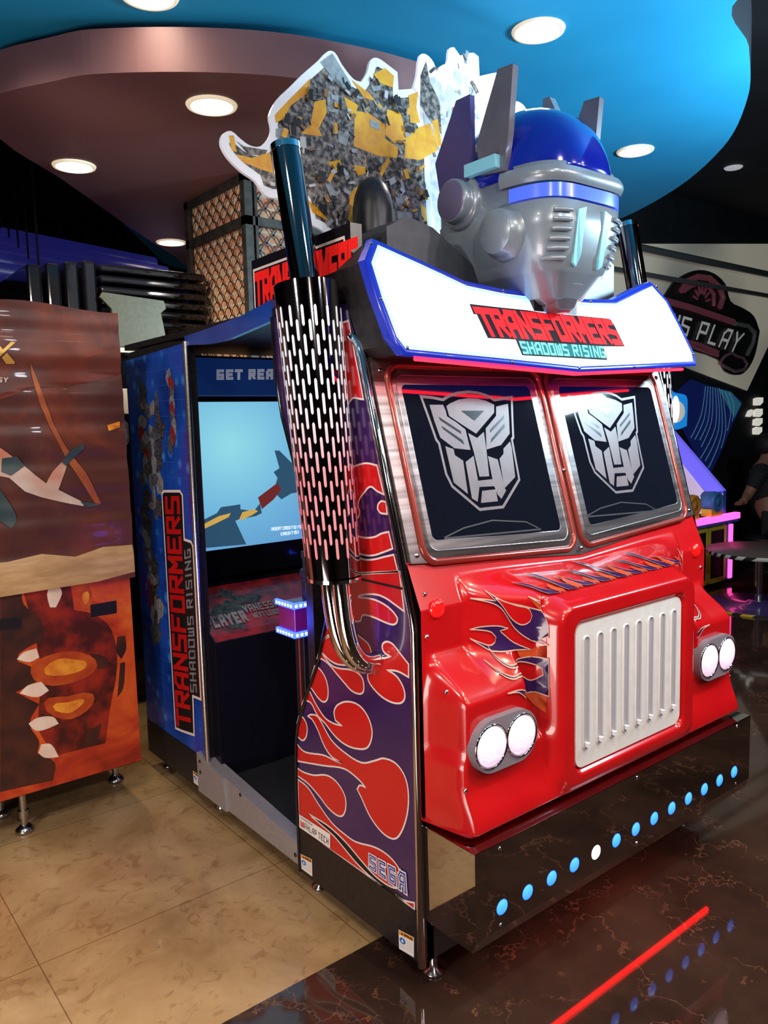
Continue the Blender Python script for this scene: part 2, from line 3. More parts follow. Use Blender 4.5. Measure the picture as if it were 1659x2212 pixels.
import bpy, bmesh, math, random
from mathutils import Vector, Matrix, noise
random.seed(4)
PI = math.pi
COL = bpy.context.scene.collection

# ------------------------------------------------------------------ materials
MATS = {}
def mat(name, col=(.5,.5,.5), rough=.5, metal=0., coat=0., emit=None, es=1., alpha=1., trans=0., spec=.5, ior=1.45, coat_rough=.03):
    if name in MATS: return MATS[name]
    m = bpy.data.materials.new(name); m.use_nodes = True
    b = m.node_tree.nodes['Principled BSDF']; I = b.inputs
    I['Base Color'].default_value = (*col, 1); I['Roughness'].default_value = rough; I['Metallic'].default_value = metal
    I['Coat Weight'].default_value = coat; I['Coat Roughness'].default_value = coat_rough
    I['Specular IOR Level'].default_value = spec; I['IOR'].default_value = ior
    I['Transmission Weight'].default_value = trans
    if emit: I['Emission Color'].default_value = (*emit, 1); I['Emission Strength'].default_value = es
    MATS[name] = m; return m
def nodes(m):
    nt = m.node_tree; return nt, nt.nodes['Principled BSDF']
def coords(nt, scale=(1,1,1), kind='Object', rot=(0,0,0)):
    tc = nt.nodes.new('ShaderNodeTexCoord'); mp = nt.nodes.new('ShaderNodeMapping')
    nt.links.new(tc.outputs[kind], mp.inputs['Vector']); mp.inputs['Scale'].default_value = scale; mp.inputs['Rotation'].default_value = rot
    return mp.outputs[0]
def noise_node(nt, vec, scale, detail=4, rough=.5, dist=0):
    n = nt.nodes.new('ShaderNodeTexNoise'); nt.links.new(vec, n.inputs['Vector'])
    n.inputs['Scale'].default_value = scale; n.inputs['Detail'].default_value = detail; n.inputs['Roughness'].default_value = rough; n.inputs['Distortion'].default_value = dist
    return n
def ramp(nt, fac, stops, interp='LINEAR'):
    r = nt.nodes.new('ShaderNodeValToRGB'); nt.links.new(fac, r.inputs[0]); r.color_ramp.interpolation = interp
    el = r.color_ramp.elements
    while len(el) < len(stops): el.new(.5)
    for e, (p, c) in zip(el, stops): e.position = p; e.color = (*c, 1)
    return r.outputs[0]
def mixc(nt, fac, a, b, mode='MIX'):
    x = nt.nodes.new('ShaderNodeMix'); x.data_type = 'RGBA'; x.blend_type = mode
    for s, v in ((x.inputs[0], fac), (x.inputs[6], a), (x.inputs[7], b)):
        if hasattr(v, 'links') or hasattr(v, 'is_output'): nt.links.new(v, s)
        elif isinstance(v, tuple): s.default_value = (*v, 1)
        else: s.default_value = v
    return x.outputs[2]
def bump(nt, b, h, strength=.3, dist=.01):
    n = nt.nodes.new('ShaderNodeBump'); nt.links.new(h, n.inputs['Height']); n.inputs['Strength'].default_value = strength; n.inputs['Distance'].default_value = dist
    nt.links.new(n.outputs[0], b.inputs['Normal'])
def mnoise(name, c1, c2, scale=20, rough=.5, metal=0., coat=0., bmp=0., stretch=(1,1,1), lo=.35, hi=.65, **k):
    if name in MATS: return MATS[name]
    m = mat(name, c1, rough, metal, coat, **k); nt, b = nodes(m)
    n = noise_node(nt, coords(nt, stretch), scale)
    nt.links.new(ramp(nt, n.outputs[0], [(lo, c1), (hi, c2)]), b.inputs['Base Color'])
    if bmp: bump(nt, b, n.outputs[0], bmp)
    return m

RED = mnoise('gloss red', (.50,.005,.009), (.56,.008,.011), 6, rough=.22, coat=1.)
PRINT_RED = mnoise('print red', (.55,.008,.010), (.60,.012,.012), 5, rough=.28, coat=.6, coat_rough=.08)
PURPLE = mnoise('print purple', (.030,.010,.085), (.045,.014,.105), 4, rough=.22, coat=.7, coat_rough=.08)
ORANGE = mnoise('print orange', (.62,.10,.02), (.55,.06,.02), 9, rough=.25, coat=.8)
LINE = mat('print outline', (.80,.70,.68), .4)
WHITE = mat('sticker white', (.8,.8,.78), .4)
BLACK = mnoise('black laminate', (.008,.007,.009), (.016,.014,.015), 60, rough=.42, bmp=.05)
BLACKG = mat('gloss black', (.004,.004,.006), .08, coat=.5)
CHROME = mat('chrome', (.82,.82,.84), .06, metal=1.)
DCHROME = mat('dark chrome', (.22,.20,.21), .06, metal=1.)
MIRROR = mat('mirror steel', (.50,.52,.54), .03, metal=1.)
STEEL = mnoise('satin steel', (.55,.54,.55), (.42,.41,.43), 30, rough=.25, metal=1., stretch=(.4,.4,6))
GREYM = mnoise('grey painted metal', (.30,.28,.29), (.34,.32,.33), 80, rough=.45, metal=.3)
SILVER = mnoise('silver plastic', (.24,.29,.34), (.28,.33,.39), 10, rough=.3, metal=.25, coat=.5)
SILVERD = mnoise('dark silver plastic', (.17,.16,.20), (.21,.20,.24), 10, rough=.28, metal=.4, coat=.4)
BLUEH = mnoise('helmet blue', (.006,.014,.36), (.009,.02,.42), 6, rough=.15, metal=.25, coat=1.)
SKYM = mat('pale blue insert', (.22,.55,.68), .3, emit=(.2,.55,.7), es=.15)
GRILLE = mnoise('white grille plastic', (.70,.70,.74), (.76,.76,.79), 30, rough=.4)
GROOVE = mat('grille groove', (.42,.42,.50), .5)
BLUERIM = mat('blue acrylic rim', (.005,.015,.26), .3, coat=.3, emit=(.01,.05,.8), es=.30)
BLUEPAINT = mnoise('blue laminate', (.008,.05,.30), (.012,.07,.38), 8, rough=.25, coat=.4)
BLUEGLOW = mat('blue led', (.1,.4,1), .3, emit=(.015,.17,1.), es=1.8)
BLUELED2 = mat('deep blue led', (.02,.05,1), .3, emit=(.03,.07,1.), es=5)
WHITELED = mat('white led', (1,1,1), .3, emit=(.8,.9,1.), es=2.5)
REDLED = mat('red led strip', (1,.02,.02), .3, emit=(1,.008,.02), es=9)
REDDOWN = mat('red underglow strip', (1,.02,.02), .3, emit=(1,.004,.006), es=14)
GLASS = mat('tinted windshield', (.006,.008,.016), .03, coat=1., spec=.9)
EMBL = mnoise('emblem print', (.15,.118,.14), (.18,.142,.165), 20, rough=.4, coat=.15)
EMBD = mat('emblem gap', (.012,.01,.018), .2)
INK = mat('black ink', (.01,.008,.01), .4)
RUBBER = mnoise('rubber', (.02,.02,.02), (.03,.03,.03), 50, rough=.7)
DIAMOND = mnoise('black deck plate', (.012,.012,.013), (.022,.022,.023), 220, rough=.5, bmp=.1)

def m_face():
    m = mat('marquee acrylic', (.9,.92,1), .25, emit=(.82,.90,1.), es=1.15); nt, b = nodes(m)
    n = noise_node(nt, coords(nt), 2.2, 1)
    nt.links.new(ramp(nt, n.outputs[0], [(.35,(1.,.93,.88)), (.52,(.86,.92,1.)), (.7,(.70,.84,1.))]), b.inputs['Emission Color']); return m
FACE = m_face()
def m_lens():
    m = mat('headlight lens', (.9,.8,.9), .2, emit=(1,.82,.95), es=.8); nt, b = nodes(m)
    v = nt.nodes.new('ShaderNodeTexVoronoi'); nt.links.new(coords(nt), v.inputs['Vector']); v.inputs['Scale'].default_value = 170
    nt.links.new(ramp(nt, v.outputs['Distance'], [(.1,(1,.92,1)), (.6,(.80,.40,.66))]), b.inputs['Emission Color']); return m
LENS = m_lens()
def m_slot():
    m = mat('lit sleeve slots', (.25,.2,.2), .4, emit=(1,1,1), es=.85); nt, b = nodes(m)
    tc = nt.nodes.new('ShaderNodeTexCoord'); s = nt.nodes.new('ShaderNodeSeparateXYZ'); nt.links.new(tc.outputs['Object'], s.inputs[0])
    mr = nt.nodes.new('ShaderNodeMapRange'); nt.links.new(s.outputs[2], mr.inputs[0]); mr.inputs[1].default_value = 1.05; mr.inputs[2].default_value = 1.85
    nt.links.new(ramp(nt, mr.outputs[0], [(.0,(.62,.06,.09)), (.40,(.80,.16,.22)), (.58,(.95,.75,.82)), (.7,(.95,.95,1)), (1,(.95,.95,1))]), b.inputs['Emission Color']); return m  # light inside the sleeve put in as glow, white above pink
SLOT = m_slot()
def m_tile():
    m = mat('cream marble tile', (.5,.4,.25), .25, coat=.2); nt, b = nodes(m)
    v = coords(nt)
    n = noise_node(nt, v, 2.6, 8, .62, .6); n2 = noise_node(nt, v, 14, 5, .6, 1.5)
    c = ramp(nt, n.outputs[0], [(.28,(.25,.145,.060)), (.48,(.40,.26,.125)), (.7,(.54,.38,.20))])
    c2 = ramp(nt, n2.outputs[0], [(.36,(.45,.30,.18)), (.44,(1,1,1)), (1,(1,1,1))])
    c = mixc(nt, .38, c, c2, 'MULTIPLY')
    br = nt.nodes.new('ShaderNodeTexBrick'); br.offset = 0
    nt.links.new(coords(nt, (1,1,1)), br.inputs['Vector'])
    for k, val in (('Scale',1.),('Mortar Size',.0022),('Brick Width',.80),('Row Height',.80),('Mortar Smooth',.3)): br.inputs[k].default_value = val
    br.inputs['Color1'].default_value = (1,1,1,1); br.inputs['Color2'].default_value = (.93,.91,.88,1); br.inputs['Mortar'].default_value = (.50,.42,.36,1)
    c = mixc(nt, 1., c, br.outputs[0], 'MULTIPLY')
    nt.links.new(c, b.inputs['Base Color']); return m
TILE = m_tile()
def m_marble():
    m = mat('dark emperador marble', (.02,.01,.01), .06, coat=.3); nt, b = nodes(m)
    v = coords(nt)
    vo = nt.nodes.new('ShaderNodeTexVoronoi'); vo.feature = 'DISTANCE_TO_EDGE'; vo.inputs['Scale'].default_value = 3.4
    n = noise_node(nt, v, 3.2, 6, .6, 0)
    dv = nt.nodes.new('ShaderNodeVectorMath'); dv.operation = 'MULTIPLY_ADD'; nt.links.new(n.outputs['Color'], dv.inputs[0]); dv.inputs[1].default_value = (.75,.75,.75); nt.links.new(v, dv.inputs[2])
    nt.links.new(dv.outputs[0], vo.inputs['Vector'])
    veins = ramp(nt, vo.outputs['Distance'], [(0,(.16,.07,.04)), (.006,(.07,.03,.018)), (.016,(0,0,0))])
    n2 = noise_node(nt, v, 5, 4, .5, .5)
    msk = ramp(nt, n2.outputs[0], [(.45,(0,0,0)), (.62,(1,1,1))])
    base = ramp(nt, noise_node(nt, v, 2, 8, .65).outputs[0], [(.35,(.018,.010,.008)), (.7,(.055,.030,.022))])
    blot = ramp(nt, noise_node(nt, v, 17, 3, .5).outputs[0], [(.66,(0,0,0)), (.74,(.07,.03,.018))])
    c = mixc(nt, 1., mixc(nt, 1., base, mixc(nt, 1., veins, msk, 'MULTIPLY'), 'ADD'), mixc(nt, 1., blot, msk, 'MULTIPLY'), 'ADD')
    nt.links.new(c, b.inputs['Base Color']); return m
MARBLE = m_marble()

# ------------------------------------------------------------------ builder
class MB:
    def __init__(s): s.v = []; s.f = []; s.mi = []; s.mats = []; s.sm = []
    def idx(s, m):
        if m not in s.mats: s.mats.append(m)
        return s.mats.index(m)
    def add(s, vs, fs, m, smooth=False):
        o = len(s.v); s.v += [tuple(v) for v in vs]; i = s.idx(m)
        for f in fs: s.f.append(tuple(o + k for k in f)); s.mi.append(i); s.sm.append(smooth)
        return s
    def box(s, x0, x1, y0, y1, z0, z1, m, T=None):
        vs = [Vector((x, y, z)) for x in (x0, x1) for y in (y0, y1) for z in (z0, z1)]
        if T: vs = [T @ v for v in vs]
        return s.add(vs, [(0,1,3,2),(4,6,7,5),(0,4,5,1),(2,3,7,6),(0,2,6,4),(1,5,7,3)], m)
    def prism(s, pts, fn, d0, d1, m, mcap=None, mside=None):
        n = len(pts); vs = [fn(a, b, d0) for a, b in pts] + [fn(a, b, d1) for a, b in pts]
        s.add(vs, [tuple(range(n))], mcap or m); s.add(vs, [tuple(range(n, 2*n))], m)
        return s.add(vs, [(i, (i+1) % n, n + (i+1) % n, n+i) for i in range(n)], mside or m)
    def flat(s, pts, fn, d, m): return s.add([fn(a, b, d) for a, b in pts], [tuple(range(len(pts)))], m)
    def stroke(s, pts, w, fn, d, m, closed=True):
        n = len(pts); L = []; R = []
        for i in range(n):
            p = Vector(pts[i]).to_2d(); a = Vector(pts[i-1]).to_2d() if (closed or i > 0) else None; c = Vector(pts[(i+1) % n]).to_2d() if (closed or i < n-1) else None
            d1 = (p-a).normalized() if a is not None and (p-a).length > 1e-9 else None; d2 = (c-p).normalized() if c is not None and (c-p).length > 1e-9 else None
            if d1 is None: d1 = d2
            if d2 is None: d2 = d1
            t = d1 + d2
            if t.length < .25: t = d1
            t.normalize(); nn = Vector((-t.y, t.x)); k = 1/max(.55, abs(nn.dot(Vector((-d1.y, d1.x)))))
            L.append(p + nn*w*.5*k); R.append(p - nn*w*.5*k)
        vs = [fn(q.x, q.y, d) for q in L + R]
        return s.add(vs, [(i, (i+1) % n, n+(i+1) % n, n+i) for i in range(n if closed else n-1)], m)
    def tube(s, path, r, m, seg=16, cap=True, close=False):
        path = [Vector(p) for p in path]; n = len(path); rs = r if isinstance(r, (list, tuple)) else [r]*n
        vs = []; prev = None
        for i, p in enumerate(path):
            a = path[i-1] if (i > 0 or close) else p; b = path[(i+1) % n] if (i < n-1 or close) else p
            t = (b-a).normalized()
            if prev is None: u = t.orthogonal().normalized()
            else: u = (prev - t*prev.dot(t)).normalized()
            prev = u; w = t.cross(u)
            for k in range(seg):
                an = 2*PI*k/seg; vs.append(p + (u*math.cos(an) + w*math.sin(an))*rs[i])
        fs = []
        for i in range(n if close else n-1):
            j = (i+1) % n
            for k in range(seg): fs.append((i*seg+k, i*seg+(k+1) % seg, j*seg+(k+1) % seg, j*seg+k))
        s.add(vs, fs, m, True)
        if cap and not close:
            s.add(vs[:seg], [tuple(range(seg))], m); s.add(vs[-seg:], [tuple(range(seg))], m)
        return s
    def cyl(s, p0, p1, r, m, seg=32, r1=None): return s.tube([p0, p1], [r, r if r1 is None else r1], m, seg)
    def lathe(s, prof, m, c=(0,0,0), seg=40, T=None):
        vs = []
        for r, z in prof:
            for k in range(seg):
                a = 2*PI*k/seg; v = Vector((r*math.cos(a), r*math.sin(a), z)); v = T @ v if T else v; vs.append(v + Vector(c))
        fs = [(i*seg+k, i*seg+(k+1) % seg, (i+1)*seg+(k+1) % seg, (i+1)*seg+k) for i in range(len(prof)-1) for k in range(seg)]
        return s.add(vs, fs, m, True)
    def grid(s, nu, nv, fn, m, smooth=True):
        vs = [fn(i/(nu-1), j/(nv-1)) for j in range(nv) for i in range(nu)]
        return s.add(vs, [(j*nu+i, j*nu+i+1, (j+1)*nu+i+1, (j+1)*nu+i) for j in range(nv-1) for i in range(nu-1)], m, smooth)
    def build(s, name, parent=None, bevel=0, weld=False, recalc=True):
        me = bpy.data.meshes.new(name); me.from_pydata(s.v, [], s.f)
        for m in s.mats: me.materials.append(m)
        for p, i, q in zip(me.polygons, s.mi, s.sm): p.material_index = i; p.use_smooth = q
        if recalc or weld:
            bm = bmesh.new(); bm.from_mesh(me)
            if weld: bmesh.ops.remove_doubles(bm, verts=bm.verts, dist=1e-5)
            if recalc: bmesh.ops.recalc_face_normals(bm, faces=bm.faces)
            bm.to_mesh(me); bm.free()
        me.update()
        o = bpy.data.objects.new(name, me); COL.objects.link(o)
        if parent: o.parent = parent
        if bevel:
            b = o.modifiers.new('bevel', 'BEVEL'); b.width = bevel; b.segments = 3; b.limit_method = 'ANGLE'; b.angle_limit = .6
        return o
def tag(o, label, cat, group=None, kind=None):
    o['label'] = label; o['category'] = cat
    if group: o['group'] = group
    if kind: o['kind'] = kind
    return o
def empty(name, loc=(0,0,0), rz=0):
    o = bpy.data.objects.new(name, None); COL.objects.link(o); o.location = loc; o.rotation_euler.z = rz; o.empty_display_size = .1; return o
def struct(o): o['kind'] = 'structure'; return o

# planes: (a, b, d) -> point; d is the distance in front of the surface
def onside(a, b, d): return Vector((-d, a, b))
def onside_r(a, b, d): return Vector((1.41 + d, a, b))
def wy(z): return .035 - .012 + .285*(z-1.127)
def onwind(a, b, d): return Vector((a, wy(b) - d*.96, b + d*.27))
def my(x, z): return .07 + .52*(z-1.675)
def onmarq(a, b, d): return Vector((a, my(a, b) - d, b))
def front(y0):
    return lambda a, b, d: Vector((a, y0 - d, b))

def smooth_poly(pts, sub=4, sharp=1.0):
    n = len(pts); P = [Vector(p).to_2d() for p in pts]; out = []
    def corner(i):
        a = (P[i]-P[i-1]); b = (P[(i+1) % n]-P[i])
        return a.length < 1e-9 or b.length < 1e-9 or a.angle(b) > sharp
    cs = [corner(i) for i in range(n)]
    for i in range(n):
        p1 = P[i]; p2 = P[(i+1) % n]; p0 = P[i-1]; p3 = P[(i+2) % n]
        L = (p2-p1).length
        t1 = (p2-p1) if cs[i] else (p2-p0).normalized()*L
        t2 = (p2-p1) if cs[(i+1) % n] else (p3-p1).normalized()*L
        for k in range(sub):
            t = k/sub; h1 = 2*t**3-3*t*t+1; h2 = t**3-2*t*t+t; h3 = -2*t**3+3*t*t; h4 = t**3-t*t
            out.append(tuple(p1*h1 + t1*h2 + p2*h3 + t2*h4))
    return out
def rrect(x0, x1, z0, z1, r, n=6):
    out = []
    for cx, cz, a0 in ((x1-r, z0+r, -90), (x1-r, z1-r, 0), (x0+r, z1-r, 90), (x0+r, z0+r, 180)):
        for k in range(n+1):
            a = math.radians(a0 + 90*k/n); out.append((cx+r*math.cos(a), cz+r*math.sin(a)))
    return out
def inset(pts, w):
    n = len(pts); P = [Vector(p).to_2d() for p in pts]
    area = sum(P[i].x*P[(i+1) % n].y - P[(i+1) % n].x*P[i].y for i in range(n)); sg = 1 if area > 0 else -1
    out = []
    for i in range(n):
        d1 = (P[i]-P[i-1]).normalized(); d2 = (P[(i+1) % n]-P[i]).normalized()
        n1 = Vector((-d1.y, d1.x))*sg; n2 = Vector((-d2.y, d2.x))*sg; m = (n1+n2).normalized()
        out.append(tuple(P[i] + m*w/max(.4, m.dot(n1))))
    return out

# ------------------------------------------------------------------ block lettering
G = {
'A':[[(0,0),(0,4.5),(1.2,6),(4,6),(4,0)],[(0,2.4),(4,2.4)]], 'B':[[(0,0),(0,6),(3.4,6),(4,5),(3.4,3.2),(0,3.2)],[(3.4,3.2),(4,2.2),(4,0),(0,0)]],
'C':[[(4,6),(0,6),(0,0),(4,0)]], 'D':[[(0,0),(0,6),(3,6),(4,5),(4,0),(0,0)]], 'E':[[(4,6),(0,6),(0,0),(4,0)],[(0,3),(3.4,3)]],
'F':[[(4,6),(0,6),(0,0)],[(0,3),(3.2,3)]], 'G':[[(4,6),(0,6),(0,0),(4,0),(4,2.8),(2.2,2.8)]], 'H':[[(0,0),(0,6)],[(4,0),(4,6)],[(0,3),(4,3)]],
'I':[[(2,0),(2,6)]], 'L':[[(0,6),(0,0),(4,0)]], 'M':[[(0,0),(0,6),(2,2.6),(4,6),(4,0)]], 'N':[[(0,0),(0,6),(4,0),(4,6)]],
'O':[[(0,0),(0,6),(4,6),(4,0),(0,0)]], 'P':[[(0,0),(0,6),(4,6),(4,2.7),(0,2.7)]], 'R':[[(0,0),(0,6),(4,6),(4,3),(0,3)],[(1.6,3),(4,0)]],
'S':[[(4,6),(0,6),(0,3.2),(4,2.8),(4,0),(0,0)]], 'T':[[(-.3,6),(4.3,6)],[(2,6),(2,0)]], 'U':[[(0,6),(0,0),(4,0),(4,6)]], 'V':[[(0,6),(2,0),(4,6)]],
'W':[[(0,6),(0,0),(4,0),(4,6)],[(2,0),(2,5)]], 'X':[[(0,0),(4,6)],[(0,6),(4,0)]], 'Y':[[(0,6),(2,3),(4,6)],[(2,3),(2,0)]], 'K':[[(0,0),(0,6)],[(4,6),(0,3),(4,0)]],
"'":[[(1.5,6),(1.5,4.6)]], '(':[[(3,6),(1.6,5),(1.6,1),(3,0)]], ')':[[(1,6),(2.4,5),(2.4,1),(1,0)]], '.':[[(1.5,0),(1.5,.4)]]}
def text(mb, s, quad, fn, d, m, w=1.3, gap=1.6, cap=True, cw=None):
    """quad = TL, TR, BL, BR; glyph strokes are mapped bilinearly onto it"""
    TL, TR, BL, BR = [Vector(q).to_2d() for q in quad]
    adv = []; x = 0
    for ch in s:
        adv.append(x); x += {"'":2.0, 'I':2.2+gap, ' ':2.6, '.':2, '(':3.6, ')':3.6}.get(ch, 4+gap)
    W = x - gap
    h = w/2
    def mp(px, py):
        u = px/W; v = 1-(py/6)
        return TL*(1-u)*(1-v) + TR*u*(1-v) + BL*(1-u)*v + BR*u*v
    for ch, x0 in zip(s, adv):
        if ch == "'": x0 -= 1.2
        if ch == 'I': x0 -= 1
        for st in G.get(ch, []):
            c_ = cw or w; st = [(c_*.375 + px*(4-c_*.75)/4, c_/2 + py*(6-c_)/6) for px, py in st]
            for i in range(len(st)-1):
                a = Vector(st[i]); b = Vector(st[i+1]); t = (b-a).normalized(); nn = Vector((-t.y, t.x))
                e = h*.98 if cap else 0
                q = [a-t*e+nn*h, b+t*e+nn*h, b+t*e-nn*h, a-t*e-nn*h]
                q = [(min(max(c.x, -.6), 4.6), min(max(c.y, 0), 6)) for c in q] if not cap else [(c.x, min(max(c.y, -.02), 6.02) if not cw else c.y) for c in q]
                P = [mp(cx+x0, cy) for cx, cy in q]
                mb.add([fn(p.x, p.y, d) for p in P], [(0,1,2,3)], m); d += 2.5e-5

# ==================================================================== THE TRUCK CABINET
cab = empty('arcade_cabinet', (0,0,.06))
tag(cab, 'huge red truck-fronted arcade cabinet with lit white marquee, chrome bumper and robot bust on top', 'arcade machine')

# ---- front side panels with flame print
edge_f = [(0,.0),(0,.967),(.198,1.694),(.262,1.84)]
rear_f = [(.652,1.84),(.645,1.674),(.615,1.527),(.55,1.368),(.46,1.22),(.40,1.06),(.406,.906),(.46,.763),(.534,.639),(.598,.512),(.611,.45),(.619,.30),(.621,.0)]
outline = edge_f + rear_f
WARN = [(mat('warning orange', (.75,.28,.03), .4))][0]; WBLUE = mat('warning blue', (.03,.15,.55), .4)
WRED = mat('sticker red', (.6,.02,.02), .4); NAVY = mat('sega blue', (.04,.03,.30), .35)
def warn(mb, q, fn, d):
    TL, TR, BL, BR = [Vector(v).to_2d() for v in q]
    def P(u, v): return tuple(TL*(1-u)*(1-v)+TR*u*(1-v)+BL*(1-u)*v+BR*u*v)
    def R(u0, u1, v0, v1): return [P(u0,v0), P(u1,v0), P(u1,v1), P(u0,v1)]
    mb.flat(R(0,1,0,1), fn, d, WHITE); mb.flat(R(.03,.97,.02,.22), fn, d+.0004, WARN)
    mb.flat([P(.17,.18), P(.25,.05), P(.33,.18)], fn, d+.0008, INK)
    text(mb, 'WARNING', (P(.38,.06), P(.92,.06), P(.38,.18), P(.92,.18)), fn, d+.0008, INK, 1.2)
    mb.flat([P(.26+.2*math.cos(a*PI/10), .48+.2*.8*math.sin(a*PI/10)) for a in range(20)], fn, d+.0004, WBLUE)
    mb.flat([P(.26,.37), P(.36,.55), P(.16,.55)], fn, d+.0008, WHITE)
    GT = mat('sticker grey', (.5,.5,.52), .5)
    for k in range(5): mb.flat(R(.52,.93,.34+k*.11,.365+k*.11), fn, d+.0004, GT)
    mb.flat(R(.06,.45,.72,.745), fn, d+.0004, GT); mb.flat(R(.06,.45,.82,.845), fn, d+.0004, GT)
def side_front(fn, name_lbl):
    mb = MB()
    mb.prism(outline, fn, 0, -.045, BLACK)
    lay = [(-.0, .153), ] 
    graphic = [(.013,.153),(.013,.967),(.205,1.694),(.258,1.83)] + rear_f[:-2] + [(.618,.26)]
    mb.flat(graphic, fn, .0008, PURPLE)
    for p in DATA['red']:
        q = smooth_poly(p, 4); mb.flat(q, fn, .0014, PRINT_RED); mb.stroke(q, .0052, fn, .0020, LINE)
    for p in DATA['purple']:
        q = smooth_poly(p, 3); mb.flat(q, fn, .0018, PURPLE); mb.stroke(q, .0052, fn, .0022, LINE)
    # dark kick panel over the bottom of the print
    mb.prism([(.0,.0),(.0,.152),(.618,.157),(.621,.0)], fn, .0030, 0, BLACK)
    mb.box(*( (-.004,.0) if fn is onside else (1.41,1.414) ), .04, .40, 1.056, 1.062, INK)
    if fn is onside:
        # publisher's sticker
        w = DATA['wah']; mb.flat([w[0], w[1], w[3], w[2]], fn, .0034, WHITE)
        TL, TR, BL, BR = [Vector(v).to_2d() for v in w]
        P = lambda u, v: tuple(TL*(1-u)*(1-v)+TR*u*(1-v)+BL*(1-u)*v+BR*u*v)
        text(mb, 'W', (P(.05,.38), P(.16,.38), P(.05,.82), P(.16,.82)), fn, .0040, WRED, 1.1)
        text(mb, 'AHLAP TECH', (P(.18,.38), P(.95,.38), P(.18,.82), P(.95,.82)), fn, .0040, INK, .75, 1.8)
        text(mb, 'DISTRIBUTED BY', (P(.05,.10), P(.45,.10), P(.05,.22), P(.45,.22)), fn, .0040, INK, .9)
        for k, (ww, m_) in enumerate(((2.3, WHITE), (1.35, NAVY), (.30, WHITE))):
            text(mb, 'SEGA', DATA['sega'], fn, .0036+k*.0005, m_, ww, 1.9, cw=1.35)
        for q in DATA['warn']: warn(mb, q, fn, .0036)
    return mb.build('side_panel', cab, recalc=False)
def inset_quad(q, w):
    c = sum((Vector(p).to_2d() for p in q), Vector((0,0)))/4
    return [tuple(Vector(p).to_2d() + (Vector(p).to_2d()-c).normalized()*w) for p in q]
for fn, x in ((onside, -.004), (onside_r, 1.414)):
    sp = side_front(fn, '')
    path = [(x,-.004,.0),(x,-.004,.6),(x,-.004,.95),(x,.001,.985),(x,.19,1.68),(x,.205,1.715),(x,.235,1.74)]
    MB().tube(path, .012, CHROME, 12).build('edge_trim', sp)
    s = 1 if fn is onside else -1
    mb = MB()
    mb.tube([(x, a, b) for a, b in rear_f], .006, BLACKG, 8)
    mb.build('rear_edge_trim', sp)

# ---- moulded red hood (one height field)
def ss(a, b, t):
    t = min(max((t-a)/(b-a), 0), 1); return t*t*(3-2*t)
def sdbox(ax, dz, hx, hz, r):
    qx = ax-(hx-r); qz = abs(dz)-(hz-r)
    return math.hypot(max(qx,0), max(qz,0)) + min(max(qx,qz), 0) - r
def F(x, z):
    ax = abs(x-.705)
    f = .022 - .43*max(0, z-1.005)
    f = max(f, f) 
    # engine cover
    fh = .028 + .105*min(max((.539-ax)/.19, 0), 1)
    top = ss(1.085-.03*(1-min(ax/.54,1)), .995, z)
    e = ss(.552, .532, ax)
    f = f + (max(fh, f)-f)*top*e
    # fenders
    ff = .150
    m_ = ss(.895, .765, z)*ss(.703, .655, ax)*ss(.415, .44, ax)
    f = f + (max(ff, f)-f)*m_
    # skirt
    k = ss(.655, .60, z)*ss(.703, .66, ax)
    fk = .150 + .035*ss(.56, .44, z)
    f = f + (max(fk, f)-f)*k
    # crease above the headlights
    # radiator surround
    d = sdbox(ax, z-.718, .372, .292, .085)
    f = f + (.196-f)*ss(.004, -.040, d)
    d2 = sdbox(ax, z-.708, .276, .218, .03)
    f = f - .016*ss(.010, -.004, d2)
    # rounded side return
    f = min(f, .01 + 4*max(0, .706-ax)**.75) if ax > .66 else f
    # rounded bottom
    f -= .02*ss(.44, .425, z)
    return f
def hull(u, v):
    x = .004 + 1.402*u; z = .425 + (1.13-.425)*v
    return (x, -F(x, z), z)
mb = MB(); mb.grid(300, 170, hull, RED)
NB = 60
mb.grid(NB, 2, lambda u, v: (.004+1.402*u, -F(.004+1.402*u,.425)*(1-v), .425), RED, False)
# flames printed on the engine cover: laid on the moulded surface, both sides
def hoodpt(mirror):
    def fn(t, z, d):
        x = .166 + .189*t
        y = -F(x, z)
        # outward direction of the slanted face
        p = Vector((x - d*.45, y - d*.9, z))
        if mirror: p.x = 1.41 - p.x
        return p
    return fn
def drape(mb, pts, fn, d, m):
    bm = bmesh.new(); vs = [bm.verts.new((a, b, 0)) for a, b in pts]
    try: f = bm.faces.new(vs)
    except ValueError: bm.free(); return
    bmesh.ops.triangulate(bm, faces=[f], ngon_method='EAR_CLIP')
    for k in range(1, 26):
        bmesh.ops.bisect_plane(bm, geom=bm.verts[:]+bm.edges[:]+bm.faces[:], plane_co=(0,.55+k*.022,0), plane_no=(0,1,0))
    for k in range(0, 12):
        bmesh.ops.bisect_plane(bm, geom=bm.verts[:]+bm.edges[:]+bm.faces[:], plane_co=(k*.1,0,0), plane_no=(1,0,0))
    bm.verts.index_update()
    mb.add([fn(v.co.x, v.co.y, d) for v in bm.verts], [[v.index for v in f.verts] for f in bm.faces], m, True); bm.free()
GOLD = mat('flame outline', (.62,.42,.36), .35)
for mir in (False, True):
    fn = hoodpt(mir)
    for p in DATA['hood_orange']: drape(mb, [(min(a,.96), b) for a, b in p], fn, .0025, ORANGE)
    for p in DATA['hood']:
        q = smooth_poly([(min(a,.97), b) for a, b in p], 3); drape(mb, q, fn, .0032, PURPLE); mb.stroke(q, .0035, fn, .0042, GOLD)
    for p in DATA['hood_red']:
        q = smooth_poly(p, 3); drape(mb, q, fn, .0048, RED); mb.stroke(q, .0035, fn, .0056, GOLD)
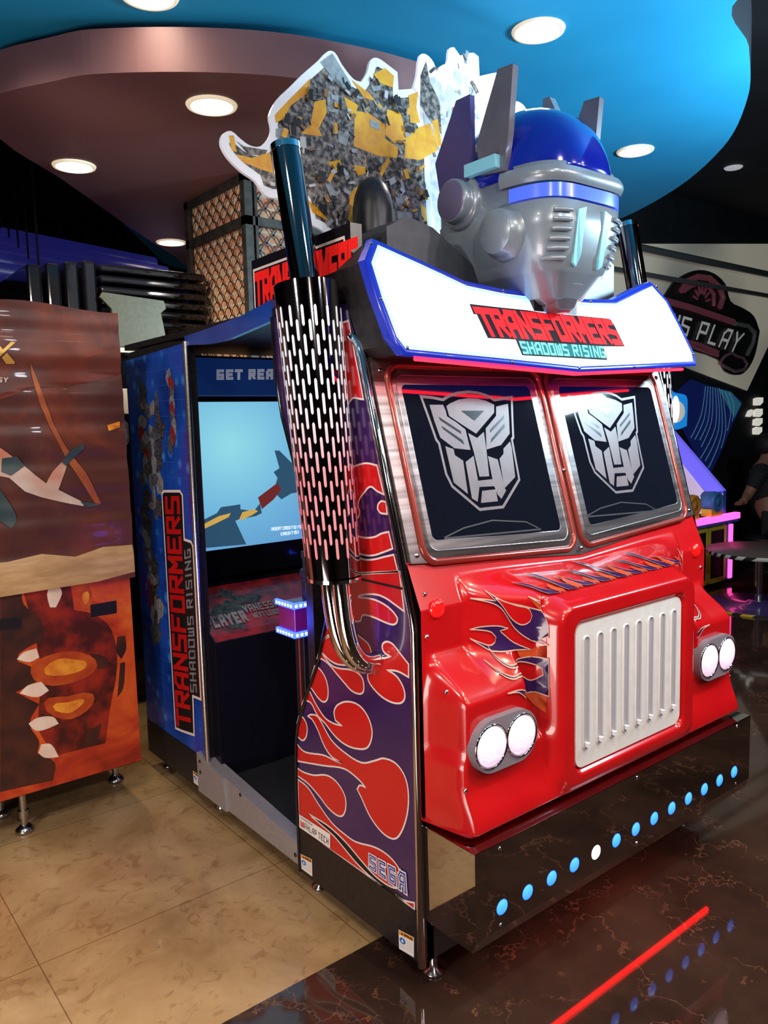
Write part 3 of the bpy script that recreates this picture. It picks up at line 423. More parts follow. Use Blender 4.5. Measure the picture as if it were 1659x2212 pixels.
# tongues of flame across the sloping top of the engine cover
def topfn(a, b, d):   # a along x, b 0..1 from front edge to windshield
    z = 1.000 + .052*b + .002; y = -F(a, z); return Vector((a, y - d, z + d))
xs = [.40 + i*.082 for i in range(9)]
for i, x0 in enumerate(xs):
    k = (.75, 1.0, .62)[i % 3]
    poly = smooth_poly([(x0-.085,.95*k),(x0-.050,.62*k),(x0-.030,.30*k),(x0-.012,.08),(x0+.030,.06),(x0+.018,.22),(x0-.004,.34*k),(x0-.026,.52*k),(x0-.048,.80*k)], 3)
    mb.flat(poly, topfn, .004, PURPLE); mb.stroke(poly, .0022, topfn, .0045, GOLD)
    poly = smooth_poly([(x0+.020,.60*k),(x0+.010,.34),(x0+.022,.12),(x0+.050,.05),(x0+.052,.16),(x0+.036,.34*k)], 3)
    mb.flat(poly, topfn, .005, ORANGE)
hood = mb.build('hood_shell', cab, recalc=False)
for x, z in ((.023,.935),(.03,.80),(.035,.55),(.033,1.045),(1.38,.935),(1.375,.55)):
    MB().lathe([(0,-.003),(.006,-.003),(.007,0),(.006,.004),(0,.005)], CHROME, (x, -F(x,z), z), 14, Matrix.Rotation(PI/2, 3, 'X')).build('screw', hood)
for x in (.062, 1.348):
    MB().lathe([(.026,0),(.024,.006),(.016,.011),(0,.013)], mat('signal lens', (.7,.01,.01), .15, coat=1, emit=(1,.01,.01), es=.5), (x, -.022, 1.005), 24, Matrix.Rotation(PI/2, 3, 'X')).build('side_marker_lens', hood)

# ---- grille
mb = MB(); y0 = -.181
mb.prism(rrect(.434,.976,.497,.920,.032), front(y0), .006, -.01, GRILLE)
for k in range(8):
    cx = .480 + k*.0642
    o = rrect(cx-.0165, cx+.0165, .545, .884, .0160, 5); i_ = rrect(cx-.010, cx+.010, .556, .874, .0098, 5)
    n = len(o); fn = front(y0)
    vs = [fn(a,b,.0066) for a,b in o] + [fn(a,b,.0010+.0052) for a,b in i_]
    # raised lip, sunken channel
    lip = [fn(a,b,.0105) for a,b in inset(o,.003)]
    mb.add([fn(a,b,.006) for a,b in o]+lip, [(j,(j+1)%n,n+(j+1)%n,n+j) for j in range(n)], GRILLE, True)
    mb.add(lip+[fn(a,b,.0064) for a,b in i_], [(j,(j+1)%n,n+(j+1)%n,n+j) for j in range(n)], GROOVE, True)
    mb.flat(i_, fn, .0064, GROOVE)
    mb.box(cx-.006, cx+.006, y0-.020, y0, .556, .568, GRILLE)
mb.build('radiator_grille', cab, recalc=False)

# ---- headlights
for cx in (.166, 1.244):
    mb = MB(); cz = .655; yb = -.150
    o = rrect(cx-.122, cx+.122, cz-.072, cz+.072, .0718, 10)
    mb.prism(o, front(yb), .022, -.03, mat('bezel grey', (.22,.19,.24), .4))
    hl = mb.build('headlight', cab, bevel=.004)
    for dx in (-.058, .058):
        MB().lathe([(.0,.012),(.030,.010),(.050,.004),(.056,-.002),(.058,-.01)], LENS, (cx+dx, yb-.022, cz), 36, Matrix.Rotation(PI/2, 3, 'X')).build('headlight_lens', hl)
        MB().lathe([(.056,.0),(.0585,.004),(.061,.0),(.061,-.006)], CHROME, (cx+dx, yb-.022, cz), 36, Matrix.Rotation(PI/2, 3, 'X')).build('lens_ring', hl)

# ---- windshield panel
def zb(x): return 1.126 - .058*(1-abs(x-.705)/.705)
mb = MB(); fr = [(.010,1.126),(.705,1.066),(1.40,1.126),(1.40,1.60),(1.39,1.70),(.02,1.70),(.010,1.60)]
WS = mnoise('brushed windshield surround', (.32,.27,.28), (.16,.13,.135), 22, rough=.28, metal=.85, stretch=(.15,1,3))
WSR = mat('oxide red moulding', (.30,.045,.035), .25, metal=.4, coat=.6)
mb.prism(fr, onwind, .004, -.02, WS)
def pane(x0, x1, z0a, z0b, z1, r):
    # rounded quad with sloping bottom
    P = rrect(x0, x1, 0, 1, .0001, 1)
    pts = []
    for cx, cz, a0 in ((x1-r, z0b+r, -90), (x1-r, z1-r, 0), (x0+r, z1-r, 90), (x0+r, z0a+r, 180)):
        for k in range(7):
            a = math.radians(a0+90*k/6); pts.append((cx+r*math.cos(a), cz+r*math.sin(a)))
    return pts
for s in (0, 1):
    def mx(p): return [(1.41-a, b) for a, b in reversed(p)] if s else p
    outer = mx(pane(.058, .690, 1.120, 1.090, 1.655, .045)); mid = mx(pane(.078, .664, 1.147, 1.118, 1.628, .035)); inn = mx(pane(.098, .634, 1.174, 1.148, 1.603, .018))
    mb.stroke(outer, .012, onwind, .0095, WSR)
    for pts, r, m_ in ((outer, .0105, WSR), (mid, .006, WS), (inn, .004, WS)):
        mb.tube([onwind(a, b, .004) for a, b in pts], r, m_, 8, close=True)
    for k, pts in enumerate((inset(outer, .010), mid)):
        n = len(pts); q = mid if k == 0 else inn
        mb.add([onwind(a,b,.006+.002*k) for a,b in pts]+[onwind(a,b,.010-.002*k) for a,b in q], [(i,(i+1)%n,n+(i+1)%n,n+i) for i in range(n)], WS, True)
wsh = mb.build('windshield_surround', cab, recalc=False)
for s in (0, 1):
    inn = pane(.098, .634, 1.174, 1.148, 1.603, .018)
    if s: inn = [(1.41-a, b) for a, b in reversed(inn)]
    mb = MB(); mb.prism(inn, onwind, .0075, -.002, GLASS)
    dx = 0 if s else -.655
    sh = lambda P: [(a+dx, b) for a, b in P]
    # printed emblem belongs to the pane's surface
    mb.stroke(sh(DATA['emblem_border']), .0085, onwind, .0083, EMBL)
    for p in DATA['emblem']: mb.flat(sh(p), onwind, .0083, EMBL)
    for p in DATA['emblem_dark']: mb.flat(sh(p), onwind, .0088, EMBD)
    # wiper printed along the lower edge
    wx = .20 if not s else .83
    WIP = mat('wiper grey', (.05,.05,.06), .3)
    z0 = 1.185
    mb.stroke([(wx-.06,z0-.006),(wx+.02,z0+.012),(wx+.14,z0+.022),(wx+.28,z0+.004),(wx+.33,z0-.02)], .004, onwind, .0086, WIP, False)
    mb.stroke([(wx-.06,z0-.008),(wx+.34,z0-.024)], .005, onwind, .0086, WIP, False)
    mb.build('window_pane', wsh, recalc=False)
for x, z in ((.035,1.145),(.705,1.085),(.705,1.33),(1.375,1.145),(.04,1.64),(1.37,1.64)):
    p = onwind(x, z, .012 if x == .705 else .005)
    MB().lathe([(0,.004),(.006,.003),(.008,0)], CHROME, p, 14, Matrix.Rotation(PI/2-.28, 3, 'X')).build('screw', wsh)
MB().tube([(x_, my(0,z_)-.022, z_-.005) for x_, z_ in ((.06,1.669),(.40,1.654),(.705,1.640),(1.01,1.654),(1.35,1.669))], .005, REDLED, 8).build('red_light_strip', wsh)

# ---- marquee
om = DATA['marq']
om = [(0.047,1.9986),(0.19,1.955),(0.345,1.905),(0.49,1.8945),(0.640,1.893),(0.662,1.850),(0.748,1.850),(0.770,1.893),(0.92,1.8945),(1.065,1.905),(1.22,1.955),(1.363,1.9986),(1.420,1.93),(1.428,1.83),(1.428,1.72),(1.405,1.676),(1.01,1.655),(.705,1.640),(.40,1.655),(.005,1.671),(-.018,1.715),(-.018,1.83),(-.010,1.93)]
om_s = [ (a, b) for a, b in om]
mb = MB()
mb.prism(om_s, onmarq, .045, .016, BLUERIM)
fi = inset(om_s, .017)
n = len(om_s)
rim0 = [onmarq(a,b,.045) for a,b in om_s]; rim1 = [onmarq(a,b,.054) for a,b in inset(om_s,.007)]; rim2 = [onmarq(a,b,.050) for a,b in fi]
mb.add(rim0+rim1+rim2, [(i,(i+1)%n,n+(i+1)%n,n+i) for i in range(n)]+[(n+i,n+(i+1)%n,2*n+(i+1)%n,2*n+i) for i in range(n)], BLUERIM, True)
mq = mb.build('marquee_frame', cab, recalc=False)
mb = MB(); mb.flat(fi, onmarq, .0505, FACE)
GL = mat('marquee edge glow', (.3,.5,1), .3, emit=(.12,.38,1), es=2.2)
GL2 = mat('marquee inner glow', (.6,.8,1), .3, emit=(.42,.66,1), es=1.0)
mb.stroke(inset(om_s, .031), .018, onmarq, .0508, GL2); mb.stroke(inset(om_s, .0225), .007, onmarq, .0512, GL)
LRED = mat('lit logo red', (.6,.01,.015), .3, emit=(.75,.012,.02), es=.75); LBLK = mat('lit logo black', (.01,.006,.012), .3); LTEAL = mat('lit logo teal', (.1,.5,.5), .3, emit=(.25,.75,.75), es=.75); LTD = mat('lit logo dark teal', (.01,.12,.14), .3, emit=(.01,.14,.17), es=.5)
mb.flat(DATA['mq_bg'], onmarq, .0516, LBLK)
b = DATA['mq_bg']; q = DATA['mq_s']
mb.flat([q[0], q[1], q[3], q[2]], onmarq, .0520, LTD)
text(mb, 'TRANSFORMERS', DATA['mq_t'], onmarq, .0524, LRED, 1.4, .55)
text(mb, 'SHADOWS RISING', [q[0], q[1], q[2], q[3]], onmarq, .0524, LTEAL, 1.1, 1.0)
mb.build('lit_face', mq, recalc=False)
for a, b_ in ((.03,1.98),(.49,1.885),(.92,1.885),(1.385,1.98),(1.415,1.72),(1.0,1.663),(.70,1.651),(.40,1.662),(.02,1.69),(-.008,1.82)):
    MB().lathe([(0,.003),(.004,.002),(.0055,0)], CHROME, onmarq(a,b_,.053), 12, Matrix.Rotation(PI/2, 3, 'X')).build('screw', mq)
# housing behind the marquee
mb = MB()
prof = [(.03,1.985),(.345,1.892),(.66,1.865),(.75,1.865),(1.065,1.892),(1.38,1.985),(1.41,1.93),(1.41,1.70),(1.39,1.675),(.02,1.675),(0,1.70),(0,1.93)]
n = len(prof)
a_ = [onmarq(x, z, .018) for x, z in prof]; c_ = [Vector((x, .40, min(z, 1.90)+(.0 if z<1.8 else .02))) for x, z in prof]
mb.add(a_+c_, [tuple(range(n)), tuple(range(n,2*n))]+[(i,(i+1)%n,n+(i+1)%n,n+i) for i in range(n)], BLACK)
mb.build('marquee_housing', cab)
# dark sloping cowl and rounded stub stack above it
COWL = mnoise('charcoal plastic', (.045,.05,.065), (.06,.065,.08), 30, rough=.4, metal=.2)
for s in (0, 1):
    X = (lambda x: 1.41-x) if s else (lambda x: x)
    mb = MB(); P = [(.16,1.88),(.16,2.06),(.24,2.10),(.34,2.08),(.50,1.99),(.60,1.90),(.60,1.86)]
    mb.prism([(X(a), b) for a, b in P], front(.34), .07, -.07, COWL)
    mb.build('cowl', cab, bevel=.012)
    path = [(X(.262), .46, z) for z in (1.90,2.0,2.08,2.16,2.20,2.23,2.25,2.262)]
    MB().tube(path[:4]+path[4:], [.066,.066,.066,.064,.058,.046,.030,.006], mnoise('satin black', (.03,.03,.035), (.04,.04,.045), 40, rough=.35, metal=.5), 32).build('stub_stack', cab)

# ---- exhaust stacks
for s in (0, 1):
    X = (lambda x: 1.41-x) if s else (lambda x: x)
    cx = -.095; st = MB()
    ax0 = Vector((cx, .226, 1.078)); ax1 = Vector((cx, .312, 1.878)); axd = (ax1-ax0)
    r0, r1 = .074, .090
    st.tube([(X(cx),.30,1.80), (X(cx),.318,1.90), (X(cx),.39,2.262)], [.041,.041,.041], DCHROME, 40)
    st.tube([(X(cx),.388,2.25), (X(cx),.3915,2.268)], [.043,.043], CHROME, 40)
    root = st.build('exhaust_stack', cab)
    mb = MB(); mb.tube([(X(ax0.x),ax0.y,ax0.z),(X(ax1.x),ax1.y,ax1.z)], [r0, r1], DCHROME, 64)
    dn = axd.normalized()
    rows = 17
    for row in range(rows):
        for k in range(16):
            th = 2*PI*(k + .5*(row % 2))/16
            t0 = .075 + row*.0485; t1 = t0 + .072
            ring = []
            for (tt, ww) in ((t0, 0), (t0+.004, .8), (t0+.009, 1), (t1-.009, 1), (t1-.004, .8), (t1, 0)):
                ring.append((tt, ww))
            L = []; R_ = []
            for tt, ww in ring:
                c = ax0 + axd*tt; r = r0+(r1-r0)*tt + .0012; hw = .0037*ww/r
                for lst, sg in ((L, -1), (R_, 1)):
                    lst.append(Vector((X(c.x + r*math.cos(th+sg*hw)), c.y + r*math.sin(th+sg*hw), c.z)))
            vs = L + R_[::-1]
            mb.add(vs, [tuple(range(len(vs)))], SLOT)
    mb.tube([(X(ax0.x),ax0.y,ax0.z-.006),(X(ax0.x),ax0.y,ax0.z+.004)], [.076,.076], CHROME, 64)
    mb.build('perforated_sleeve', root, recalc=False)
    for dy in (-.030, .026):
        path = []
        P0 = Vector((-.095,.226+dy,1.08)); P1 = Vector((-.098,.205+dy,.90)); P2 = Vector((-.085,.19+dy*.7,.815)); P3 = Vector((.012,.172+dy*.5,.835-(.02 if dy>0 else -.005)))
        for k in range(15):
            t = k/14; q = P0*(1-t)**3 + P1*3*t*(1-t)**2 + P2*3*t*t*(1-t) + P3*t**3; path.append((X(q.x), q.y, q.z))
        MB().tube(path, .0255, CHROME, 24).build('elbow_pipe', root)
    MB().box(min(X(-.10),X(.01)), max(X(-.10),X(.01)), .27, .30, 1.70, 1.73, BLACK).build('bracket', root)

# ---- bumper
mb = MB()
bp_ = [(-.210,.413),(-.210,.175),(-.196,.138),(-.02,.138),(-.004,.15),(-.004,.413)]
n = len(bp_); vs = [Vector((.004,y,z)) for y,z in bp_]+[Vector((1.410,y,z)) for y,z in bp_]
mb.add(vs, [tuple(range(n)), tuple(range(n,2*n))]+[(i,(i+1)%n,n+(i+1)%n,n+i) for i in range(n)], MIRROR)
bum = mb.build('bumper', cab, bevel=.0015)
for k in range(13):
    big = WHITELED if k == 4 else BLUEGLOW
    MB().lathe([(0,.006),(.010,.0055),(.017,.003),(.020,0),(.0215,0),(.0215,-.002)], big, (.100+k*.1, -.210, .233), 24, Matrix.Rotation(PI/2, 3, 'X')).build('bumper_light', bum)
for x in (.094, .704, 1.314):
    for z in (.398, .186): MB().lathe([(0,.004),(.004,.003),(.0055,0)], CHROME, (x,-.210,z), 12, Matrix.Rotation(PI/2, 3, 'X')).build('screw', bum)
MB().box(.22, 1.19, -.185, -.175, .128, .1375, REDDOWN).build('red_light_strip', bum)

# ---- base, deck, feet
MB().box(.02, 1.39, .0, .62, .0, .42, BLACK).build('front_base', cab)
mb = MB(); mb.box(.03, 1.38, .60, 1.52, .04, .10, DIAMOND); mb.build('floor_deck', cab)
mb = MB(); P = [(.618,.02),(.618,.085),(.66,.10),(1.25,.16),(1.365,.185),(1.365,.02)]
mb.prism(P, lambda a, b, d: Vector((-.006-d, a, b)), .0, -.05, GREYM)
mb.prism([(1.12,.02),(1.14,.15),(1.25,.165),(1.365,.185),(1.365,.02)], lambda a, b, d: Vector((-.006-d, a, b)), .012, .0, GREYM)
rail = mb.build('side_rail', cab, bevel=.002)
for y, z in ((1.335,.11),(1.335,.155),(1.02,.125),(.64,.05)): MB().lathe([(0,.003),(.007,.003),(.007,0)], INK, (-.018 if y > 1.1 else -.006, y, z), 12, Matrix.Rotation(-PI/2, 3, 'Y')).build('screw', rail)
MB().prism(P, lambda a, b, d: Vector((1.416+d, a, b)), .0, -.05, GREYM).build('side_rail', cab, bevel=.002)
FT = mat('foot steel', (.5,.5,.5), .2, metal=1)
for x, y in ((.06,-.03+.05),(.14,.10),(1.35,.03),(.7,.03),(.05,.58),(1.36,.58),(.06,1.32),(.06,1.85),(1.35,1.32),(1.35,1.85)):
    MB().lathe([(.0,-.06),(.030,-.06),(.030,-.052),(.012,-.045),(.010,-.0),(.010,.045),(0,.045)], FT, (x,y,0), 20).build('levelling_foot', cab)

# ---- rear cabinet
mb = MB(); rp = [(1.30,.01),(1.30,1.829),(1.46,1.84),(1.86,1.832),(1.92,1.80),(1.925,.01)]
def m_bluep():
    m = mat('blue circuit print', (.01,.06,.4), .25, coat=.5); nt, b = nodes(m)
    v = coords(nt, (1,1,1))
    sp = nt.nodes.new('ShaderNodeSeparateXYZ'); nt.links.new(v, sp.inputs[0]); cb = nt.nodes.new('ShaderNodeCombineXYZ'); nt.links.new(sp.outputs[1], cb.inputs[0]); nt.links.new(sp.outputs[2], cb.inputs[1])
    br = nt.nodes.new('ShaderNodeTexBrick'); nt.links.new(cb.outputs[0], br.inputs['Vector'])
    for k, val in (('Scale',1.),('Mortar Size',.0009),('Brick Width',.17),('Row Height',.062),('Mortar Smooth',.2)): br.inputs[k].default_value = val
    n = noise_node(nt, v, 3.5, 3)
    c = ramp(nt, n.outputs[0], [(.35,(.004,.03,.24)), (.55,(.012,.08,.50)), (.72,(.07,.03,.35))])
    br.inputs['Mortar'].default_value = (.03,.13,.50,1); nt.links.new(c, br.inputs['Color1']); nt.links.new(c, br.inputs['Color2'])
    vo = nt.nodes.new('ShaderNodeTexVoronoi'); nt.links.new(v, vo.inputs['Vector']); vo.inputs['Scale'].default_value = 11
    g = ramp(nt, vo.outputs['Distance'], [(.05,(.05,.22,.42)), (.30,(0,0,0))])
    nt.links.new(mixc(nt, 1., br.outputs[0], g, 'ADD'), b.inputs['Base Color']); return m
BLUEP = m_bluep()
for fn in (onside, onside_r):
    mb = MB(); mb.prism(rp, fn, 0, -.04, BLACK)
    mb.flat([(1.303,.165),(1.303,1.822),(1.915,1.80),(1.918,.165)], fn, .0008, BLUEP)
    # generic mechanical print in grey and red
    MG = [mnoise('print gunmetal', (.04,.045,.06), (.13,.13,.15), 60, rough=.3, coat=.4), mnoise('print dark gear', (.012,.014,.03), (.10,.09,.09), 90, rough=.3, coat=.4), mnoise('print pale metal', (.30,.30,.33), (.14,.14,.17), 70, rough=.3, coat=.4), mnoise('print brick red', (.32,.02,.015), (.22,.015,.02), 60, rough=.3, coat=.4)]
    rr = random.Random(3)
    def blob(cy, cz, w, h, m_, d): 
        pts = []
        for k in range(9):
            a = 2*PI*k/9; pts.append((cy + w*math.cos(a)*(.6+.5*rr.random()), cz + h*math.sin(a)*(.6+.5*rr.random())))
        mb.flat(pts, fn, d, m_)
    for k in range(110):
        t = rr.random(); cz = 1.70 - 1.12*t
        cy = 1.80 - .03*math.sin(t*9) - (.20 if .08 < t < .5 else .08)*rr.random()
        blob(cy, cz, .022+.035*rr.random(), .02+.04*rr.random(), MG[(k*7) % 3], .0010+.00002*k)
    for k in range(9):
        blob(1.42+.055*rr.random()+.03*math.sin(k), 1.70-.30*k/9, .03, .045, MG[(2, 3, 0)[k % 3]], .003+.00003*k)
    for k in range(6): blob(1.72+.07*rr.random(), 1.48-.03*k, .035, .035, MG[(3, 2, 0)[k % 3]], .0034+.00003*k)
    blob(1.79, .78, .02, .09, MG[3], .0036); blob(1.77, .70, .022, .03, MG[2], .0038)
    mb.prism([(1.30,.01),(1.30,.160),(1.925,.152),(1.925,.01)], fn, .0016, 0, BLACK)
    if fn is onside:
        mb.stroke(DATA['bl_bg'], .022, fn, .0045, LINE); mb.flat(DATA['bl_bg'], fn, .0050, INK)
        text(mb, 'TRANSFORMERS', DATA['bl_t'], fn, .0056, PRINT_RED, 1.15, .75)
        text(mb, 'SHADOWS RISING', DATA['bl_s'], fn, .0056, MG[2], 1.0, 1.3)
        warn(mb, DATA['warn2'], fn, .0030)
    rs = mb.build('rear_side_panel', cab, recalc=False)
    x = -.004 if fn is onside else 1.414
    MB().tube([(x,1.290,.06),(x,1.290,1.825)], .012, STEEL, 12).build('edge_trim', rs)
MB().box(.04, 1.37, 1.86, 1.925, .03, 1.80, BLACK).build('rear_wall', cab)
# screen
def m_scr():
    m = mat('game screen', (.02,.05,.06), .15, emit=(.30,.72,.85), es=.85); nt, b = nodes(m)
    tc = nt.nodes.new('ShaderNodeTexCoord'); g = nt.nodes.new('ShaderNodeTexGradient'); g.gradient_type = 'SPHERICAL'
    mp = nt.nodes.new('ShaderNodeMapping'); mp.vector_type = 'TEXTURE'; nt.links.new(tc.outputs['Object'], mp.inputs[0]); mp.inputs['Location'].default_value = (.30,1.55,1.42); mp.inputs['Scale'].default_value = (.62,.6,.55)
    nt.links.new(mp.outputs[0], g.inputs[0])
    nt.links.new(ramp(nt, g.outputs[0], [(0,(.13,.36,.72)), (.5,(.20,.56,.84)), (1,(.34,.82,.95))]), b.inputs['Emission Color']); return m
SCR = m_scr()
mb = MB(); y0 = 1.55; fn = front(y0)
mb.flat([(.05,.972),(1.36,.972),(1.36,1.607),(.05,1.607)], fn, .0, SCR)
SD = mat('screen slate', (.02,.05,.09), .3, emit=(.03,.09,.16), es=.8); SR = mat('screen rust', (.1,.02,.02), .3, emit=(.15,.02,.02), es=.9); SY = mat('screen yellow', (.5,.3,.05), .3, emit=(.55,.33,.07), es=1.0); SW = mat('screen white', (.8,.9,1), .3, emit=(.8,.9,1), es=1.2)
for p in DATA['scr_dark']: mb.flat(p, fn, .001, SD)
for p in DATA['scr_red']: mb.flat(p, fn, .0014, SR)
for p in DATA['scr_yel']: mb.flat(p, fn, .0018, SY)
def ext(q, k):   # continue a partly hidden line of text to its full length
    TL, TR, BL, BR = [Vector(v).to_2d() for v in q]
    return [TL, TL+(TR-TL)*k, BL, BL+(BR-BL)*k]
text(mb, 'INSERT CREDIT(S) TO CONTINUE', ext(DATA['scr_t1'], 28/18.), fn, .002, SW, 1.1)
text(mb, 'CREDIT(S) 00', ext(DATA['scr_t2'], 1.08), fn, .002, SW, 1.1)
scr = mb.build('screen', cab, recalc=False)
MB().box(.03, 1.38, 1.552, 1.60, .85, 1.80, BLACKG).build('screen_bezel', scr)
# header card
mb = MB(); fn = front(1.45)
mb.prism([(.10,1.63),(.12,1.782),(1.29,1.782),(1.31,1.63)], fn, 0, -.10, mat('header navy', (.006,.018,.08), .3, emit=(.004,.02,.10), es=.6))
text(mb, 'GET READY', ext(DATA['ready'], 9/6.6), fn, .002, mat('header lettering', (.35,.40,.5), .4, emit=(.30,.34,.45), es=.35), 1.7, 1.5)
mb.build('header_card', cab, recalc=False)
# console with printed top
mb = MB()
def cp(a, b, d): # a = x, b: 0 front .. 1 back
    return Vector((a, 1.24+.32*b - d*.4, .655+.175*b + d))
mb.add([cp(.03,0,0),cp(1.38,0,0),cp(1.38,1,0),cp(.03,1,0),Vector((.03,1.24,.10)),Vector((1.38,1.24,.10)),Vector((1.38,1.56,.10)),Vector((.03,1.56,.10))], [(0,1,2,3),(0,4,5,1),(3,2,6,7),(0,3,7,4),(1,5,6,2)], mat('console side', (.006,.006,.012), .3))
mb.flat([(.035,.01),(1.375,.01),(1.375,.92),(.035,.92)], cp, .001, mnoise('console red print', (.42,.012,.014), (.12,.006,.008), 14, rough=.3, coat=.4, lo=.4, hi=.6))
rr = random.Random(8)
CG = mnoise('console emblem print', (.10,.11,.09), (.02,.02,.02), 60, rough=.35)
for cx in (.20, .95):
    for k in range(16):
        a = rr.random()*2*PI; r_ = .11*rr.random(); x_ = cx+r_*math.cos(a); b_ = .5+1.6*r_*math.sin(a)*1.6
        mb.flat([(x_-.03-.03*rr.random(), b_-.05), (x_+.01, b_-.10-.05*rr.random()), (x_+.05*rr.random()+.02, b_), (x_, b_+.09), (x_-.02, b_+.02)], cp, .0015+.0001*k, CG)
TW = mat('console lettering', (.32,.28,.28), .4)
text(mb, 'PLAYER', ((.045,.42),(.225,.42),(.035,.22),(.222,.22)), cp, .004, TW, 1.6, 1.2)
text(mb, 'VANESSA', ((.235,.50),(.40,.50),(.232,.37),(.395,.37)), cp, .004, TW, 1.3, 1.2)
text(mb, 'NEXT LEADER', ((.255,.34),(.40,.34),(.252,.25),(.398,.25)), cp, .004, TW, 1.3, 1.2)
mb.build('control_console', cab, recalc=False)
# gun pedestal with blue light rings
for s in (0, 1):
    X = (lambda x: 1.41-x) if s else (lambda x: x)
    def bxx(mb, x0, x1, *a): mb.box(min(X(x0),X(x1)), max(X(x0),X(x1)), *a)
    mb = MB(); bxx(mb, .105, .34, .765, .875, .770, .872, mat('pedestal plum', (.22,.01,.08), .3, coat=.5)); bxx(mb, .16, .30, .80, .86, .10, .77, BLACK)
    bxx(mb, .14, .146, .80, .806, .12, .77, mat('dull red strip', (.4,.02,.02), .4))
    pd = mb.build('gun_pedestal', cab, bevel=.006)
    for z in (.768, .872):
        mb = MB(); bxx(mb, .096, .345, .757, .767, z-.010, z+.010, BLUELED2); bxx(mb, .096, .106, .757, .882, z-.010, z+.010, BLUELED2)
        for k in range(12):
            x = .108 + k*.019; mb.lathe([(0,.003),(.005,.001),(.006,0)], WHITELED, (X(x), .7565, z), 8, Matrix.Rotation(PI/2, 3, 'X'))
        for k in range(6):
            y = .772 + k*.019; mb.lathe([(0,.003),(.005,.001),(.006,0)], WHITELED, (X(.0955), y, z), 8, Matrix.Rotation(-PI/2 if not s else PI/2, 3, 'Y'))
        mb.build('light_ring', pd)
    # mounted blaster on a swivel
    mb = MB(); GUN = mnoise('blaster dark plastic', (.012,.014,.03), (.03,.03,.05), 30, rough=.3)
    mb.cyl((X(.20),.82,.875),(X(.20),.82,.95), .022, GUN); mb.cyl((X(.20),.62,.985),(X(.20),.84,.965), .030, GUN, r1=.022)
    bxx(mb, .165, .235, .66, .80, .94, 1.03, GUN); bxx(mb, .18, .22, .64, .70, .84, .96, GUN); bxx(mb, .185, .215, .66, .84, 1.02, 1.05, GUN)
    mb.build('mounted_blaster', cab, bevel=.006)
# wall behind the players + roof
mb = MB(); mb.box(.05, 1.36, .56, .60, .10, 1.80, BLACK); mb.build('seat_back_wall', cab)
MB().box(.16, 1.25, .47, .555, .10, .55, mat('bench vinyl', (.02,.02,.025), .4)).build('bench', cab, bevel=.02)
mb = MB(); mb.box(.0, 1.41, .30, 1.92, 1.845, 1.868, BLACK); roof = mb.build('roof', cab)
for x in (-.003, 1.397):
    mb = MB(); P = [(.655,1.83),(.80,1.815),(.95,1.80),(1.10,1.798),(1.30,1.812),(1.30,1.845),(1.10,1.853),(.85,1.868),(.655,1.895)]
    mb.prism(P, lambda a, b, d, x=x: Vector((x+d, a, b)), 0, .016, BLUEPAINT); mb.build('roof_fascia', roof)
# roof side sign
mb = MB(); fn = lambda a, b, d: Vector((.03-d, a, b))
mb.prism([(.825,1.868),(.825,2.045),(.27,2.055),(.27,1.868)], fn, 0, -.04, mat('sign black', (.008,.008,.01), .25))
sq = DATA['sign']; q = [(.803,2.003),(.235,2.010),(.806,1.880),(.240,1.877)]
mb.stroke([(.812,2.012),(.30,2.020),(.285,1.872),(.812,1.872)], .008, fn, .0008, LINE)
text(mb, 'TRANSFORMERS', q, fn, .0016, mat('sign red', (.7,.012,.01), .3, emit=(.8,.02,.015), es=.35), 1.4, .5)
mb.build('roof_sign', cab, recalc=False)

# ---- cut-out display boards on the roof
def board(name, out, y, polys, edge=WHITE):
    fn = front(y); mb = MB()
    mb.prism(smooth_poly(out, 3), fn, 0, -.012, edge)
    d = .0006
    for m_, P in polys:
        for p in P: mb.flat(p, fn, d, m_); d += .00005
    return mb.build(name, cab, recalc=False)
YEL = mnoise('print worn yellow', (.85,.45,.02), (.72,.30,.015), 25, rough=.35, coat=.2); DRK = mnoise('print machinery', (.03,.026,.025), (.36,.31,.27), 55, rough=.35, coat=.2, lo=.42, hi=.66); GRY = mnoise('print grey metal', (.25,.29,.32), (.38,.42,.45), 50, rough=.35, coat=.2)
EDG = mat('board white', (.82,.83,.88), .3, emit=(.7,.75,.9), es=.12)  # white board edge with a faint glow put into the material
P3 = [(DRK, [smooth_poly(inset(DATA['cut'], .026), 2)]), (DRK, DATA['cut_d']), (YEL, DATA['cut_y']), (GRY, DATA['cut_g'])]
rr = random.Random(12)
bits = []; CUTI = inset(DATA['cut'], .034)
def inside(p, poly):
    c = False
    for i in range(len(poly)):
        a, b_ = poly[i], poly[i-1]
        if (a[1] > p[1]) != (b_[1] > p[1]) and p[0] < (b_[0]-a[0])*(p[1]-a[1])/(b_[1]-a[1])+a[0]: c = not c
    return c
for k in range(1500):
    x = -.2+1.1*rr.random(); z = 1.95+.9*rr.random()
    if inside((x, z), CUTI) and not any(inside((x, z), D) for D in DATA['cut_y']):
        s_ = .004+.014*rr.random(); a = rr.random()*PI; asp = .25+.5*rr.random()
        bits.append([(x+s_*(math.cos(a)*u - math.sin(a)*v*asp), z+s_*(math.sin(a)*u + math.cos(a)*v*asp)) for u, v in ((-1,-1),(1,-.7),(.8,1),(-1,.8))])
for kind, sl in ((GRY, slice(0, None, 3)), (mat('print bronze', (.28,.14,.06), .4), slice(1, None, 4)), (mat('print light steel', (.55,.56,.58), .35), slice(2, None, 5)), (YEL, slice(3, None, 9)), (INK, slice(2, None, 3))):
    P3.append((kind, bits[sl]))
bd = board('display_board', DATA['cut'], .62, P3, EDG)
